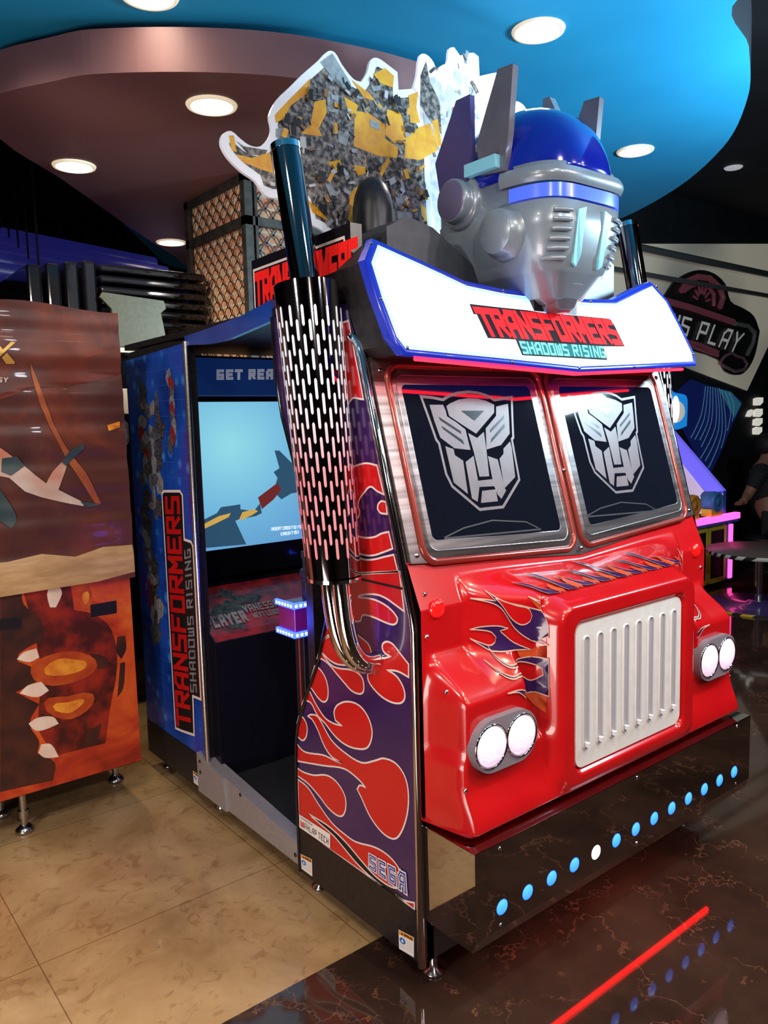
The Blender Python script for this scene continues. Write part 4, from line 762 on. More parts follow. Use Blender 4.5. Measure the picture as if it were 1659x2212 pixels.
# second white board behind: pale machine line-work
wb = []
for k in range(160):
    x = .70+.62*rr.random(); z = 2.15+.75*rr.random()
    if inside((x, z), inset(DATA['cut2'], .0)) :
        s_ = .008+.02*rr.random(); a = rr.random()*PI
        wb.append([(x+s_*(math.cos(a)*u - math.sin(a)*v*.3), z+s_*(math.sin(a)*u + math.cos(a)*v*.3)) for u, v in ((-1,-1),(1,-1),(1,1),(-1,1))])
inn_ = [((a-.95)*.86+.95, (b_-2.35)*.9+2.33) for a, b_ in DATA['cut2']]
EDG2 = mat('board glow white', (.85,.87,.92), .3, emit=(.8,.88,1), es=.55)  # brighter version of the board white, light put in as glow
board('display_board', DATA['cut2'], .66, [(mnoise('print pale drawing', (.45,.47,.52), (.72,.74,.8), 35, rough=.35), [inn_]), (GRY, wb[::2]), (DRK, wb[1::3])], EDG2)
mb = MB(); mb.box(.12, .36, .60, .68, 1.985, 2.03, GREYM); mb.build('board_bracket', cab)
for x in (.13, .50, .95): MB().box(x, x+.03, .635, .66, 1.868, 2.03 if x < .2 else 2.2, BLACK).build('board_post', cab)

# ---- robot bust (plain, no particular character): loft of rings
CX = .688; SW = .89
def loft(mb, rings, m_, seg=56, e=2.6, cap=True):
    vs = []
    FAC = [(1,-.40),(1,.55),(.62,1),(-.62,1),(-1,.55),(-1,-.40),(-.56,-1),(.56,-1)]
    if e == 0: seg = len(FAC)
    for z, w, yf, yb in rings:
        cy = (yf+yb)/2; hy = (yb-yf)/2
        for k in range(seg):
            if e == 0: vs.append((CX + w*SW*FAC[k][0], cy + hy*FAC[k][1], z)); continue
            a = 2*PI*k/seg; c, s_ = math.cos(a), math.sin(a)
            vs.append((CX + w*SW*math.copysign(abs(c)**(2/e), c), cy + hy*math.copysign(abs(s_)**(2/e), s_), z))
    n = len(rings)
    fs = [(i*seg+k, i*seg+(k+1)%seg, (i+1)*seg+(k+1)%seg, (i+1)*seg+k) for i in range(n-1) for k in range(seg)]
    if cap: fs += [tuple(range(seg)), tuple(range((n-1)*seg, n*seg))]
    mb.add(vs, fs, m_, e != 0)
bust = MB()
BR = [(1.85,.07,.05,.20),(1.865,.10,.025,.24),(1.93,.170,-.015,.35),(1.935,.180,-.022,.36),(1.99,.205,-.040,.42),(2.06,.224,-.054,.460),(2.125,.230,-.058,.470),(2.130,.222,-.048,.470),(2.235,.220,-.045,.475)]
loft(bust, BR, SILVER, e=4)
bust = bust.build('robot_bust', cab)
def face_y(x, z):
    for (za, wa, fa, ba), (zc, wc, fc, bc) in zip(BR, BR[1:]):
        if za <= z <= zc:
            t = (z-za)/(zc-za); w = (wa+(wc-wa)*t)*SW; f = fa+(fc-fa)*t; b_ = ba+(bc-ba)*t
            return (f+b_)/2 - (b_-f)/2*max(0, 1-min(1,abs(x-CX)/w)**4)**.25
    return -.05
mb = MB(); R = []
for k in range(15):
    t = k/14*PI/2; c = math.cos(t)**.8; R.append((2.205+.245*math.sin(t), .228*c+.002, .20-.262*c, .20+.262*c))
loft(mb, R, BLUEH, e=2.5); 
# raised centre ridge and brow step
def ridge(u, v):
    th = -.15 + 1.75*u; w = .062*(1-.25*u)
    y = .20 - .272*math.cos(th)**.8 if math.cos(th) > 0 else .20
    return (CX + w*(v-.5)*2, y-.006*(1-abs(v-.5)*2)**.3, 2.205 + .252*max(math.sin(th),-.1) + .010*(1-(abs(v-.5)*2)**6))
mb.build('helmet_dome', bust)
# plain visor slit
mb = MB()
vis = []
for row, z in enumerate((2.140, 2.150, 2.178, 2.188)):
    pass
def visor(u, v):
    a = PI + PI*.06 + u*PI*.88; c, s_ = math.cos(a), math.sin(a); e = 4.0
    return (CX + .232*SW*math.copysign(abs(c)**(2/e), c), .21 + .268*math.copysign(abs(s_)**(2/e), s_), 2.132+.038*v)
mb.grid(48, 4, visor, mat('visor glow', (.05,.1,.6), .2, emit=(.05,.10,1.), es=1.1)); mb.build('visor', bust)
def brow(u, v):
    a = PI + PI*.03 + u*PI*.94; c, s_ = math.cos(a), math.sin(a); e = 4.0; k = .010*math.sin(PI*v)
    return (CX + (.234+k)*SW*math.copysign(abs(c)**(2/e), c), .21 + (.272+k)*math.copysign(abs(s_)**(2/e), s_), 2.172+.045*v + .012*abs(u-.5))
mb = MB(); mb.grid(48, 7, brow, SILVER); mb.build('brow_band', bust)
for s in (-1, 1):
    X = lambda x: CX + s*x*SW
    T = Matrix.Rotation(-PI/2*(-s), 3, 'Y')
    mb = MB(); mb.lathe([(.085,-.02),(.085,.01),(.078,.018),(.070,.018),(.066,.030),(.064,.048),(.058,.052),(0,.052)], SILVER, (X(.222), .295, 2.180), 40, T)
    mb.lathe([(.058,.053),(.052,.056),(0,.056)], mat('violet grey disc', (.20,.17,.30), .35, metal=.4), (X(.222), .295, 2.180), 40, T); mb.build('ear_disc', bust)
    mb = MB(); mb.lathe([(.080,-.02),(.080,.006),(.068,.010),(.066,.040),(.062,.045),(0,.045)], SILVER, (X(.215), .125, 2.055), 40, T); mb.build('cheek_disc', bust)
    # louvres beside the lower face, laid on the surface
    for k in range(6):
        z = 2.095 - k*.026; mb = MB()
        xs_ = [.115+.012*i for i in range(6)]
        P_ = [Vector((X(x_), face_y(X(x_), z)-.006, z)) for x_ in xs_]
        mb.tube(P_, .0065, SILVER, 8); mb.build('louvre', bust)
    mb = MB(); q = [(.050,2.110),(.088,2.100),(.078,1.955),(.060,1.945),(.050,1.975)]
    vs = [Vector((X(a_), face_y(X(a_), b_)-.008, b_)) for a_, b_ in q]; vb = [v + Vector((0,.03,0)) for v in vs]; n_ = len(q)
    mb.add(vs+vb, [tuple(range(n_)), tuple(range(n_,2*n_))]+[(i,(i+1)%n_,n_+(i+1)%n_,n_+i) for i in range(n_)], SKYM); mb.build('cheek_insert', bust)
    # plain upright fins at each side of the helmet
    fnf = lambda a, b, d: Vector((X(.228+d), a, b))
    mb = MB(); mb.prism([(.065,2.51),(.125,2.515),(.215,2.33),(.200,2.235),(.105,2.225),(.085,2.33)], fnf, .012, -.014, SILVERD); mb.build('side_fin', bust, bevel=.003)
    mb = MB(); mb.prism([(.225,2.475),(.285,2.475),(.385,2.315),(.365,2.215),(.255,2.205),(.225,2.30)], fnf, .028, .006, mat('violet fin', (.12,.10,.30), .3, metal=.5)); mb.build('side_fin', bust, bevel=.003)
    mb = MB(); mb.prism([(.120,2.275),(.250,2.275),(.250,2.238),(.120,2.238)], fnf, .034, .010, SKYM); mb.build('fin_clamp', bust, bevel=.002)
mb = MB(); mb.prism([(.10,2.42),(.14,2.50),(.165,2.50),(.175,2.42)], lambda a, b, d: Vector((CX+.05+d, a, b)), .014, -.014, SILVER); mb.build('crown_tab', bust, bevel=.003)
mb = MB(); loft(mb, [(1.825,.035,.05,.14),(1.84,.055,.035,.16),(1.88,.07,.02,.17),(1.905,.075,.0,.18)], SILVERD, e=4); mb.build('chin_block', bust, bevel=0)
MB().box(.60, .81, .10, .34, 1.83, 1.90, BLACK).build('bust_mount', bust)

# ==================================================================== ROOM
def poly_struct(name, pts, z0, z1, m_, mcap=None):
    mb = MB(); mb.prism(pts, lambda a, b, d: Vector((a, b, d)), z1, z0, m_, mcap); return struct(mb.build(name))
YB = .238
def planez(name, x0, x1, y0, y1, m_):
    mb = MB(); mb.add([(x0,y0,0),(x1,y0,0),(x1,y1,0),(x0,y1,0)], [(0,1,2,3)], m_); o = struct(mb.build(name)); return o
planez('floor', -6, .72, YB, 9, TILE)
mb = MB(); mb.add([(-6,-7,0),(12,-7,0),(12,YB,0),(-6,YB,0)], [(0,1,2,3)], MARBLE); mb.add([(.72,YB,0),(12,YB,0),(12,9,0),(.72,9,0)], [(0,1,2,3)], MARBLE)
struct(mb.build('floor'))
# high dark ceiling, dropped blue slab, lower brown slab
DARKC = mnoise('black ceiling', (.010,.009,.011), (.016,.015,.018), 3, rough=.8)
struct(MB().box(-6, 12, -7, 9, 3.75, 3.80, DARKC).build('ceiling'))
def ell(pts, sub=6): return smooth_poly(pts, sub, 3)
blue = ell([(1.25,-1.9),(1.45,-.9),(1.62,.0),(2.035,.177),(2.55,.441),(3.143,.888),(3.725,1.598),(4.083,2.43),(4.0,3.6),(3.4,4.8),(2.6,5.5),(1.95,5.6),(1.45,5.0),(.9,4.2),(.3,3.3),(-.15,2.75),(-.6,2.1),(-1.1,1.5),(-1.9,.8),(-2.6,-.3),(-2.2,-1.6),(-1.2,-2.4),(.3,-2.6)])
BLUEC = mnoise('cyan ceiling paint', (.012,.34,.66), (.018,.38,.70), 2, rough=.7)
BLUEE = mat('ceiling edge', (.01,.012,.02), .6)
poly_struct('ceiling', blue, 3.30, 3.06, BLUEE, None)
mb = MB(); mb.flat(blue, lambda a, b, d: Vector((a, b, d)), 3.0595, BLUEC); struct(mb.build('ceiling'))
brown = ell([(-.30,1.60),(-.22,1.488),(.047,1.278),(.33,1.12),(.6,1.04),(.85,1.00),(1.3,1.0),(1.9,1.25),(2.35,1.8),(2.6,2.6),(2.5,3.6),(2.1,4.4),(1.6,4.55),(1.35,4.28),(1.0,3.9),(.561,3.398),(.051,2.793),(-.334,2.368),(-.47,1.95)], 4)
BROWNC = mnoise('plum brown ceiling paint', (.20,.085,.092), (.22,.095,.10), 2, rough=.6)
BROWNE = mnoise('mauve fascia', (.20,.10,.11), (.22,.11,.12), 2, rough=.5)
mb = MB(); mb.prism(brown, lambda a, b, d: Vector((a, b, d)), 2.86, 3.015, BROWNE, BROWNC, BROWNE); struct(mb.build('ceiling'))

# downlights
DL = mat('downlight lens', (1,.95,.85), .3, emit=(1,.86,.64), es=22); DLW = mat('downlight trim', (.85,.82,.75), .4, emit=(1,.8,.5), es=.5)
lights = [(.263,1.499,2.86,'lit round downlight in the brown ceiling, nearest the cut-out board'),(.047,2.556,2.86,'lit round downlight in the brown ceiling, far left above the poster machine'),(1.113,3.833,2.86,'lit round downlight in the brown ceiling beside the brick column'),
 (1.213,.596,3.06,'lit round downlight in the cyan ceiling above the robot bust'),(2.756,1.196,3.06,'lit round downlight in the cyan ceiling, rightmost beyond the bust'),(-.102,1.22,3.06,'lit round downlight in the cyan ceiling at the top left frame edge')]
extra = [(.2,-1.2),(-1.2,-.4),(1.0,-1.6),(-.6,-1.9),(1.9,-1.2),(2.4,-2.6),(.6,-3.2)]
for i, (x, y, z, lb) in enumerate(lights + [(x, y, 3.06, 'round ceiling downlight in front of the truck cabinet') for x, y in extra]):
    zz = z
    if i >= 6 and not inside((x, y), blue): zz = 3.75
    mb = MB(); mb.lathe([(0,-.016),(.05,-.014),(.082,-.004)], DL, (0,0,0), 32)
    mb.lathe([(.082,-.004),(.086,-.010),(.100,-.008),(.104,0)], DLW, (0,0,0), 32)
    o = mb.build('ceiling_downlight'); o.location = (x, y, zz)
    tag(o, lb, 'ceiling light', 'downlights')
    if i >= 6: tag(o, 'round ceiling downlight in front of the truck cabinet, outside the picture', 'ceiling light', 'front downlights')
    L = bpy.data.lights.new('spot', 'SPOT'); L.energy = (60 if i != 5 else 6) if i < 6 else 85; L.color = (1,.80,.56) if i not in (3, 4) else (1,.88,.72); L.spot_size = math.radians(150); L.spot_blend = .8; L.shadow_soft_size = .09
    lo = bpy.data.objects.new('downlight_lamp', L); COL.objects.link(lo); lo.location = (x, y, zz-.03)

# cyan uplight for the blue ceiling (unseen lamp added to the right, no fitting there)
def area(loc, target, size, e, col, sy=None):
    L = bpy.data.lights.new('area', 'AREA'); L.energy = e; L.size = size; L.color = col
    if sy: L.shape = 'RECTANGLE'; L.size_y = sy
    o = bpy.data.objects.new('fill_area_lamp', L); COL.objects.link(o); o.location = loc
    o.rotation_euler = (Vector(target)-Vector(loc)).to_track_quat('-Z', 'Y').to_euler(); return o
area((2.6,-1.0,2.45), (1.9,.8,3.06), .35, 120, (.55,.85,1.))
def spot(loc, target, e, col, ang=90, r=.08):  # unseen spots added to brighten cabinet, column and bust
    L = bpy.data.lights.new('spot', 'SPOT'); L.energy = e; L.color = col; L.spot_size = math.radians(ang); L.spot_blend = .7; L.shadow_soft_size = r
    o = bpy.data.objects.new('fill_spot', L); COL.objects.link(o); o.location = loc
    o.rotation_euler = (Vector(target)-Vector(loc)).to_track_quat('-Z', 'Y').to_euler(); return o
spot((-1.6,-3.2,3.0), (.4,0,1.2), 150, (1,.90,.82), 70, .10)
spot((-3.0,-.6,2.7), (0,.9,1.0), 120, (1,.92,.86), 70, .10)
spot((2.2,-3.4,3.5), (.9,-.2,.7), 130, (1,.86,.78), 60, .10)
spot((3.4,-4.4,3.5), (1.2,-.1,.9), 130, (1,.88,.82), 50, .10)
spot((-1.0,1.2,2.6), (.9,2.5,2.2), 75, (1,.86,.68), 60, .10)
spot((.6,-2.6,3.0), (.9,.3,2.3), 60, (.8,.9,1.), 60, .10)
area((-2.6,-.6,.35), (.2,2.2,2.86), 1.2, 50, (1,.80,.72))  # unseen warm fill added low at left to lift the brown ceiling
for x, y in ((.02,.70),(1.39,.70)):
    L = bpy.data.lights.new('led', 'POINT'); L.energy = 1.6; L.color = (.05,.08,1); L.shadow_soft_size = .05
    o = bpy.data.objects.new('led_lamp', L); COL.objects.link(o); o.location = (x, y, .90)

# walls
DWALL = mnoise('dark wall', (.010,.010,.013), (.018,.017,.02), 4, rough=.7)
struct(MB().box(4.2, 11, 3.0, 3.1, 0, 3.75, DWALL).build('wall_back'))
struct(MB().box(-6, 4.2, 7.5, 7.6, 0, 3.75, DWALL).build('wall_rear'))
struct(MB().box(-4.1, -4.0, -7, 7.5, 0, 3.75, mnoise('left wall paint', (.05,.04,.045), (.06,.05,.05), 4, rough=.7)).build('wall_left'))
struct(MB().box(11, 11.1, -7, 3, 0, 3.75, DWALL).build('wall_right'))
struct(MB().box(-6, 12, -7.1, -7, 0, 3.75, mnoise('front wall paint', (.25,.23,.24), (.28,.26,.27), 4, rough=.7)).build('wall_front'))

# ---- brick column with expanded-metal mesh and black angle frame
def m_brick():
    m = mat('painted brick', (.4,.2,.12), .7); nt, b = nodes(m)
    v = coords(nt); sp = nt.nodes.new('ShaderNodeSeparateXYZ'); nt.links.new(v, sp.inputs[0]); ad = nt.nodes.new('ShaderNodeMath'); nt.links.new(sp.outputs[0], ad.inputs[0]); nt.links.new(sp.outputs[1], ad.inputs[1])
    cb = nt.nodes.new('ShaderNodeCombineXYZ'); nt.links.new(ad.outputs[0], cb.inputs[0]); nt.links.new(sp.outputs[2], cb.inputs[1])
    br = nt.nodes.new('ShaderNodeTexBrick'); nt.links.new(cb.outputs[0], br.inputs['Vector'])
    for k, val in (('Scale',1.),('Mortar Size',.005),('Brick Width',.19),('Row Height',.06)): br.inputs[k].default_value = val
    n = noise_node(nt, v, 9, 5, .6)
    c1 = ramp(nt, n.outputs[0], [(.35,(.42,.15,.08)), (.5,(.60,.30,.17)), (.66,(.66,.50,.34))])
    nt.links.new(c1, br.inputs['Color1']); nt.links.new(ramp(nt, n.outputs[0], [(.35,(.62,.46,.30)), (.6,(.45,.13,.07))]), br.inputs['Color2']); br.inputs['Mortar'].default_value = (.50,.44,.36,1)
    nt.links.new(br.outputs[0], b.inputs['Base Color']); bump(nt, b, br.outputs['Fac'], .4, .004); return m
col = empty('brick_column', (1.15,2.55,0)); tag(col, 'square brick column wrapped in black diamond mesh behind the truck cabinet', 'column')
X0, X1, Y0, Y1 = .775, 1.50, 2.175, 2.89
cx, cy = 1.15, 2.55
def rel(o): o.location = (-cx, -cy, 0); return o
rel(MB().box(X0+.03, X1-.03, Y0+.03, Y1-.03, 0, 2.86, m_brick()).build('brick_core', col))
FRM = mnoise('weathered black steel', (.020,.018,.017), (.045,.040,.035), 25, rough=.5, metal=.4)
mb = MB(); w = .045
for x, y in ((X0,Y0),(X1-w,Y0),(X0,Y1-w),(X1-w,Y1-w)): mb.box(x, x+w, y, y+w, 0, 2.86, FRM)
for z in (.0, 1.3, 2.60, 2.82):
    mb.box(X0, X1, Y0, Y0+.02, z, z+.045, FRM); mb.box(X0, X0+.02, Y0, Y1, z, z+.045, FRM); mb.box(X0, X1, Y1-.02, Y1, z, z+.045, FRM); mb.box(X1-.02, X1, Y0, Y1, z, z+.045, FRM)
mb.box(X0+.06, X0+.075, Y0+.0, Y0+.02, 0, 2.86, FRM); mb.box(X0, X0+.02, Y0+.36, Y0+.375, 0, .01, FRM)
rel(mb.build('steel_frame', col))
mb = MB()
def mesh_face(fn, L, z0, z1):
    p = .085; hh = .044
    nz = int((z1-z0)/hh); nx = int(L/p)
    for j in range(nz):
        z = z0+j*hh; off = p/2 if j % 2 else 0
        pts = []
        for i in range(-1, nx+1):
            for (dx, dz) in ((0,0),(p*.25,hh*.75),(p*.5,hh),(p*.75,hh*.75)):
                a = off + i*p + dx
                if 0 <= a <= L: pts.append((a, z+dz))
        if len(pts) > 2: mb.stroke(pts, .009, fn, 0, MESHM, False)
MESHM = mat('black mesh', (.035,.028,.024), .5, metal=.3)
mesh_face(lambda a, b, d: Vector((X0+.012, Y0+.045+a, b)), Y1-Y0-.09, 1.2, 2.83)
mesh_face(lambda a, b, d: Vector((X0+.045+a, Y0+.012, b)), X1-X0-.09, 1.2, 2.83)
rel(mb.build('diamond_mesh', col, recalc=False))

# ---- poster machine at left
PM = empty('arcade_cabinet', (-.75,2.0,0)); tag(PM, 'arcade cabinet with orange claw artwork below a creased brown archer banner', 'arcade machine')
def pr_(o): o.location = (.75,-2.0,0); return o
def m_fire():
    m = mat('ember artwork', (.5,.1,.02), .4, coat=.15); nt, b = nodes(m); v = coords(nt)
    n = noise_node(nt, v, 3.4, 6, .6, 1.2)
    nt.links.new(ramp(nt, n.outputs[0], [(.28,(.14,.010,.006)), (.45,(.42,.035,.010)), (.58,(.60,.09,.015)), (.75,(.66,.17,.03))]), b.inputs['Base Color']); return m
FIRE = m_fire()
mb = MB(); mb.box(-1.6, -.162, 1.602, 2.4, .172, 1.97, BLACK); fn = front(1.60)
mb.flat([(-1.6,.175),(-.161,.175),(-.161,1.02),(-1.6,1.02)], fn, .001, FIRE)
PD = mnoise('scorched print', (.030,.012,.010), (.075,.02,.012), 12, rough=.4); HAND = mnoise('lava hide print', (.30,.022,.010), (.06,.010,.008), 11, rough=.4, lo=.4, hi=.62); GLO = mnoise('molten print', (.80,.34,.03), (.60,.15,.02), 18, rough=.4); FANG = mnoise('claw ivory print', (.72,.52,.40), (.78,.66,.55), 15, rough=.4)
for p in DATA['phand']: mb.flat(smooth_poly(p, 3), fn, .0014, HAND)
for p in DATA['pdark']: mb.flat(smooth_poly(p, 3), fn, .0018, PD)
GLO2 = mnoise('ember halo print', (.55,.10,.015), (.36,.04,.01), 14, rough=.4)
for p in DATA['pglow']:
    c0 = sum(q[0] for q in p)/len(p); c1 = sum(q[1] for q in p)/len(p); r9 = random.Random(len(p))
    mb.flat(smooth_poly([(c0+(q[0]-c0)*(1.25+.35*r9.random()), c1+(q[1]-c1)*(1.3+.5*r9.random())) for q in p], 3, 3), fn, .0020, GLO2); mb.flat(smooth_poly([(c0+(q[0]-c0)*(.6+.45*r9.random()), c1+(q[1]-c1)*(.5+.5*r9.random())) for q in p], 3, 3), fn, .0023, GLO)
for p in DATA['fang']: mb.flat(smooth_poly(p, 3), fn, .0026, FANG)
for p in DATA['slots']: mb.flat(p, fn, .003, INK)
for p in DATA['slots']: mb.stroke(p, .004, fn, .0034, BLACK)
pr_(mb.build('printed_cabinet', PM, recalc=False))
def m_banner():
    m = mat('banner vinyl', (.1,.03,.02), .38, coat=.15); nt, b = nodes(m); v = coords(nt)
    n = noise_node(nt, v, 2.4, 5, .6, .8)
    nt.links.new(ramp(nt, n.outputs[0], [(.3,(.050,.018,.018)), (.5,(.10,.030,.022)), (.68,(.24,.05,.022))]), b.inputs['Base Color']); return m
BAN = m_banner()
def bz(a): return .005*math.sin(a*38)*abs(math.sin(a*9+1)) + .0012*math.sin(a*90)
def ban(a, b, d):
    return Vector((a, 1.575 - d - bz(b) - .006*math.sin(a*7+b*3), b))
mb = MB()
def bang(u, v):
    a = -1.6+1.452*u; z = .975 + .014*math.sin(a*9) - .02*(1-u) + (2.03-.975)*v; return ban(a, z, 0)
mb.grid(60, 120, bang, BAN)
def drape2(pts, d, m_):
    bm = bmesh.new(); vs = [bm.verts.new((a, b, 0)) for a, b in pts]; f = bm.faces.new(vs); bmesh.ops.triangulate(bm, faces=[f])
    for k in range(110): bmesh.ops.bisect_plane(bm, geom=bm.verts[:]+bm.edges[:]+bm.faces[:], plane_co=(0,.95+k*.01,0), plane_no=(0,1,0))
    bm.verts.index_update(); mb.add([ban(v.co.x, v.co.y, d) for v in bm.verts], [[v.index for v in f.verts] for f in bm.faces], m_, True); bm.free()
SAND = mnoise('banner sand', (.55,.36,.18), (.40,.24,.11), 8, rough=.4, stretch=(1,1,5))
drape2([(-1.59,1.12),(-1.2,1.10),(-.62,1.085),(-.50,1.10),(-.38,1.075),(-.27,1.10),(-.152,1.095),(-.15,.985),(-.3,.965),(-.62,.958),(-1.2,.955),(-1.59,.96)], .003, SAND)
drape2([(-1.6,1.70),(-.60,1.70),(-.45,1.78),(-.25,1.85),(-.15,1.87),(-.15,1.78),(-.3,1.74),(-.5,1.72),(-.65,1.66),(-1.6,1.62)], .002, mnoise('banner rust', (.20,.035,.018), (.12,.03,.02), 6, rough=.4))
for p in DATA['bow']: pass
drape2(smooth_poly(DATA['bow'], 2), .004, mnoise('bow print', (.42,.12,.03), (.30,.07,.03), 12, rough=.4))
for p in DATA['arm']: drape2(smooth_poly(p, 2), .005, mnoise('pale sleeve print', (.58,.48,.42), (.52,.20,.12), 5, rough=.4))
for p in DATA['glove']: drape2(smooth_poly(p, 2), .006, mnoise('dark teal print', (.03,.06,.07), (.06,.08,.08), 12, rough=.4))
text(mb, 'GY', [tuple(v) for v in DATA['msg'][0]], ban, .006, mat('small white lettering', (.6,.5,.48), .4), 1.3)
for p in DATA['xx']: drape2(p, .006, mat('gold lettering', (.65,.36,.08), .3, metal=.4))
for p in DATA['pglow2']: drape2(p, .005, GLO)
pr_(mb.build('banner', PM, recalc=False))
mb = MB(); q = DATA['msg']
for dx, yb in ((-.185,1.86),(-.66,1.86),(-.62,1.66),(-.20,2.34)):
    mb = MB(); mb.cyl((dx,yb,.03),(dx,yb,.172), .014, FT); mb.lathe([(0,0),(.035,0),(.035,.012),(.018,.03),(0,.03)], FT, (dx,yb,0), 20); mb.cyl((dx,yb,.06),(dx,yb,.09), .022, FT, 6); pr_(mb.build('levelling_foot', PM))

# ---- black machine seen behind (ribbed top, olive plate, white box)
BM = empty('arcade_cabinet', (.1,2.9,0)); tag(BM, 'black arcade cabinet back with ribbed glossy top and olive plate, behind the poster machine', 'arcade machine')
def br_(o): o.location = (-.1,-2.9,0); return o
mb = MB(); mb.box(-.05, .66, 2.75, 3.3, .05, 2.20, BLACKG); br_(mb.build('cabinet_body', BM, bevel=.02))
mb = MB()
for k in range(6):
    z = 2.10+k*.055; mb.box(.16, .76, 2.62, 3.3, z, z+.04, BLACKG)
br_(mb.build('ribbed_hood', BM, bevel=.014))
mb = MB()
for k in range(4):
    x = .12-.09*k; mb.box(x-.05, x+.02, 2.60, 3.3, 2.14, 2.42-.015*k, BLACKG)
br_(mb.build('ribbed_cheek', BM, bevel=.014))
OLV = mnoise('olive grey steel', (.12,.10,.065), (.10,.085,.055), 60, rough=.4, metal=.4)
mb = MB(); fn = front(2.56)
mb.prism([(.135,2.235),(.15,2.26),(.475,2.24),(.485,2.20),(.455,2.175),(.475,2.05),(.50,2.02),(.475,1.99),(.20,1.99),(.19,2.18)], fn, 0, -.02, OLV)
mb.prism([(.20,1.985),(.20,1.96),(.44,1.96),(.45,1.985)], fn, .004, -.02, mat('pale strip', (.75,.70,.60), .4))
br_(mb.build('steel_plate', BM, bevel=.002))
mb = MB(); mb.box(.155, .275, 2.50, 2.56, 1.64, 1.77, mat('ivory box', (.72,.68,.58), .45)); br_(mb.build('junction_box', BM, bevel=.004))
mb = MB(); path = [(.19+.035*math.cos(t*.5), 2.53, 1.50+.03*math.sin(t*.5)+t*.0007) for t in range(120)]
mb.tube(path, .003, CHROME, 6); path = [(.235+.035*math.cos(t*.5), 2.40, .42+.03*math.sin(t*.5)+t*.0007) for t in range(120)]; mb.tube(path, .003, CHROME, 6); br_(mb.build('coiled_cable', BM))
# blue-lit draped duct at top left
for k in range(5):
    mb = MB(); z = 2.50+.10*k
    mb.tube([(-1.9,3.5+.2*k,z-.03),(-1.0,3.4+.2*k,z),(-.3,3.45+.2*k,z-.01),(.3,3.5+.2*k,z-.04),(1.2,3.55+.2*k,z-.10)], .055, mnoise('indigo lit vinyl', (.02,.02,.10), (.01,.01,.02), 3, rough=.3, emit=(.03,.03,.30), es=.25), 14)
    for hx in (-1.2, .1): mb.tube([(hx,3.45+.2*k,z),(hx,3.45+.2*k,3.75)], .006, DARKC, 6)
    o = mb.build('ribbed_duct'); tag(o, 'dark ribbed ceiling duct glowing indigo, %s of five above the poster machine' % ['lowest','second lowest','middle','second highest','highest'][k], 'duct', 'indigo ducts')
for k, (a, b_) in enumerate((((-.95,3.0,3.05),(-.62,3.1,2.78)), ((-.50,3.5,3.1),(.1,4.4,3.0)))):
    o = MB().cyl(a, b_, .05, mat('cream pipe', (.30,.25,.17), .5), 20).build('ceiling_pipe')
    tag(o, ['short cream pipe hanging from the dark ceiling at far left','long cream pipe under the dark ceiling beside the brown slab'][k], 'pipe')

# ---- right background
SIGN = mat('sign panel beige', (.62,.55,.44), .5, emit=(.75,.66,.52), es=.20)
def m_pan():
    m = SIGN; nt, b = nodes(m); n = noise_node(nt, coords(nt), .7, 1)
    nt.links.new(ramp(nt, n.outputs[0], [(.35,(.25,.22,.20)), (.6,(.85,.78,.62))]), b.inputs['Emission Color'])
m_pan()
sg = empty('wall_sign', (6.8,2.97,2.2)); tag(sg, 'unlit neon wall sign reading LET\'S PLAY on a slanted beige panel', 'sign')
def sr_(o): o.location = (-6.8,-2.97,-2.2); return o
mb = MB(); mb.prism(DATA['panel'], lambda a, b, d: Vector((a, 2.99-d, b)), .01, -.005, SIGN); sr_(mb.build('beige_panel', sg, recalc=False))
mb = MB(); mb.prism(smooth_poly(DATA['board'], 3), lambda a, b, d: Vector((a, 2.96-d, b)), .01, -.01, mat('sign backing', (.022,.018,.016), .4)); sr_(mb.build('backing_board', sg, recalc=False))
NW = mat('neon tube white', (.70,.68,.66), .3, emit=(.6,.58,.56), es=.25); NM = mat('neon tube maroon', (.16,.04,.06), .3, emit=(.20,.05,.07), es=.2)
f3 = lambda a, b, d: Vector((a, 2.93-d, b))
mb = MB(); text(mb, "LET'S PLAY", DATA['playt'], f3, 0, NW, .85, 2.0); sr_(mb.build('lettering', sg, recalc=False))
mb = MB()
for key, r_, m_ in (('arc',.030,NM),('arc2',.02,NM),('rail',.032,NM),('rail2',.02,NM),('rail3',.018,NM),('corner',.025,mat('neon tube grey', (.3,.27,.25), .3)),('cloud',.018,mat('neon tube pink', (.4,.2,.22), .3))):
    mb.tube([f3(a, b, 0) for a, b in DATA[key]], r_, m_, 10)
ac = DATA['arc2']; cxx = sum(p[0] for p in ac)/len(ac); czz = min(p[1] for p in ac)+.02
for k in range(7):
    a = .25+k*.43; mb.tube([f3(cxx+.09*math.cos(a), czz+.09*math.sin(a), 0), f3(cxx+.17*math.cos(a), czz+.17*math.sin(a), 0)], .012, NM, 8)
sr_(mb.build('neon_tube', sg))
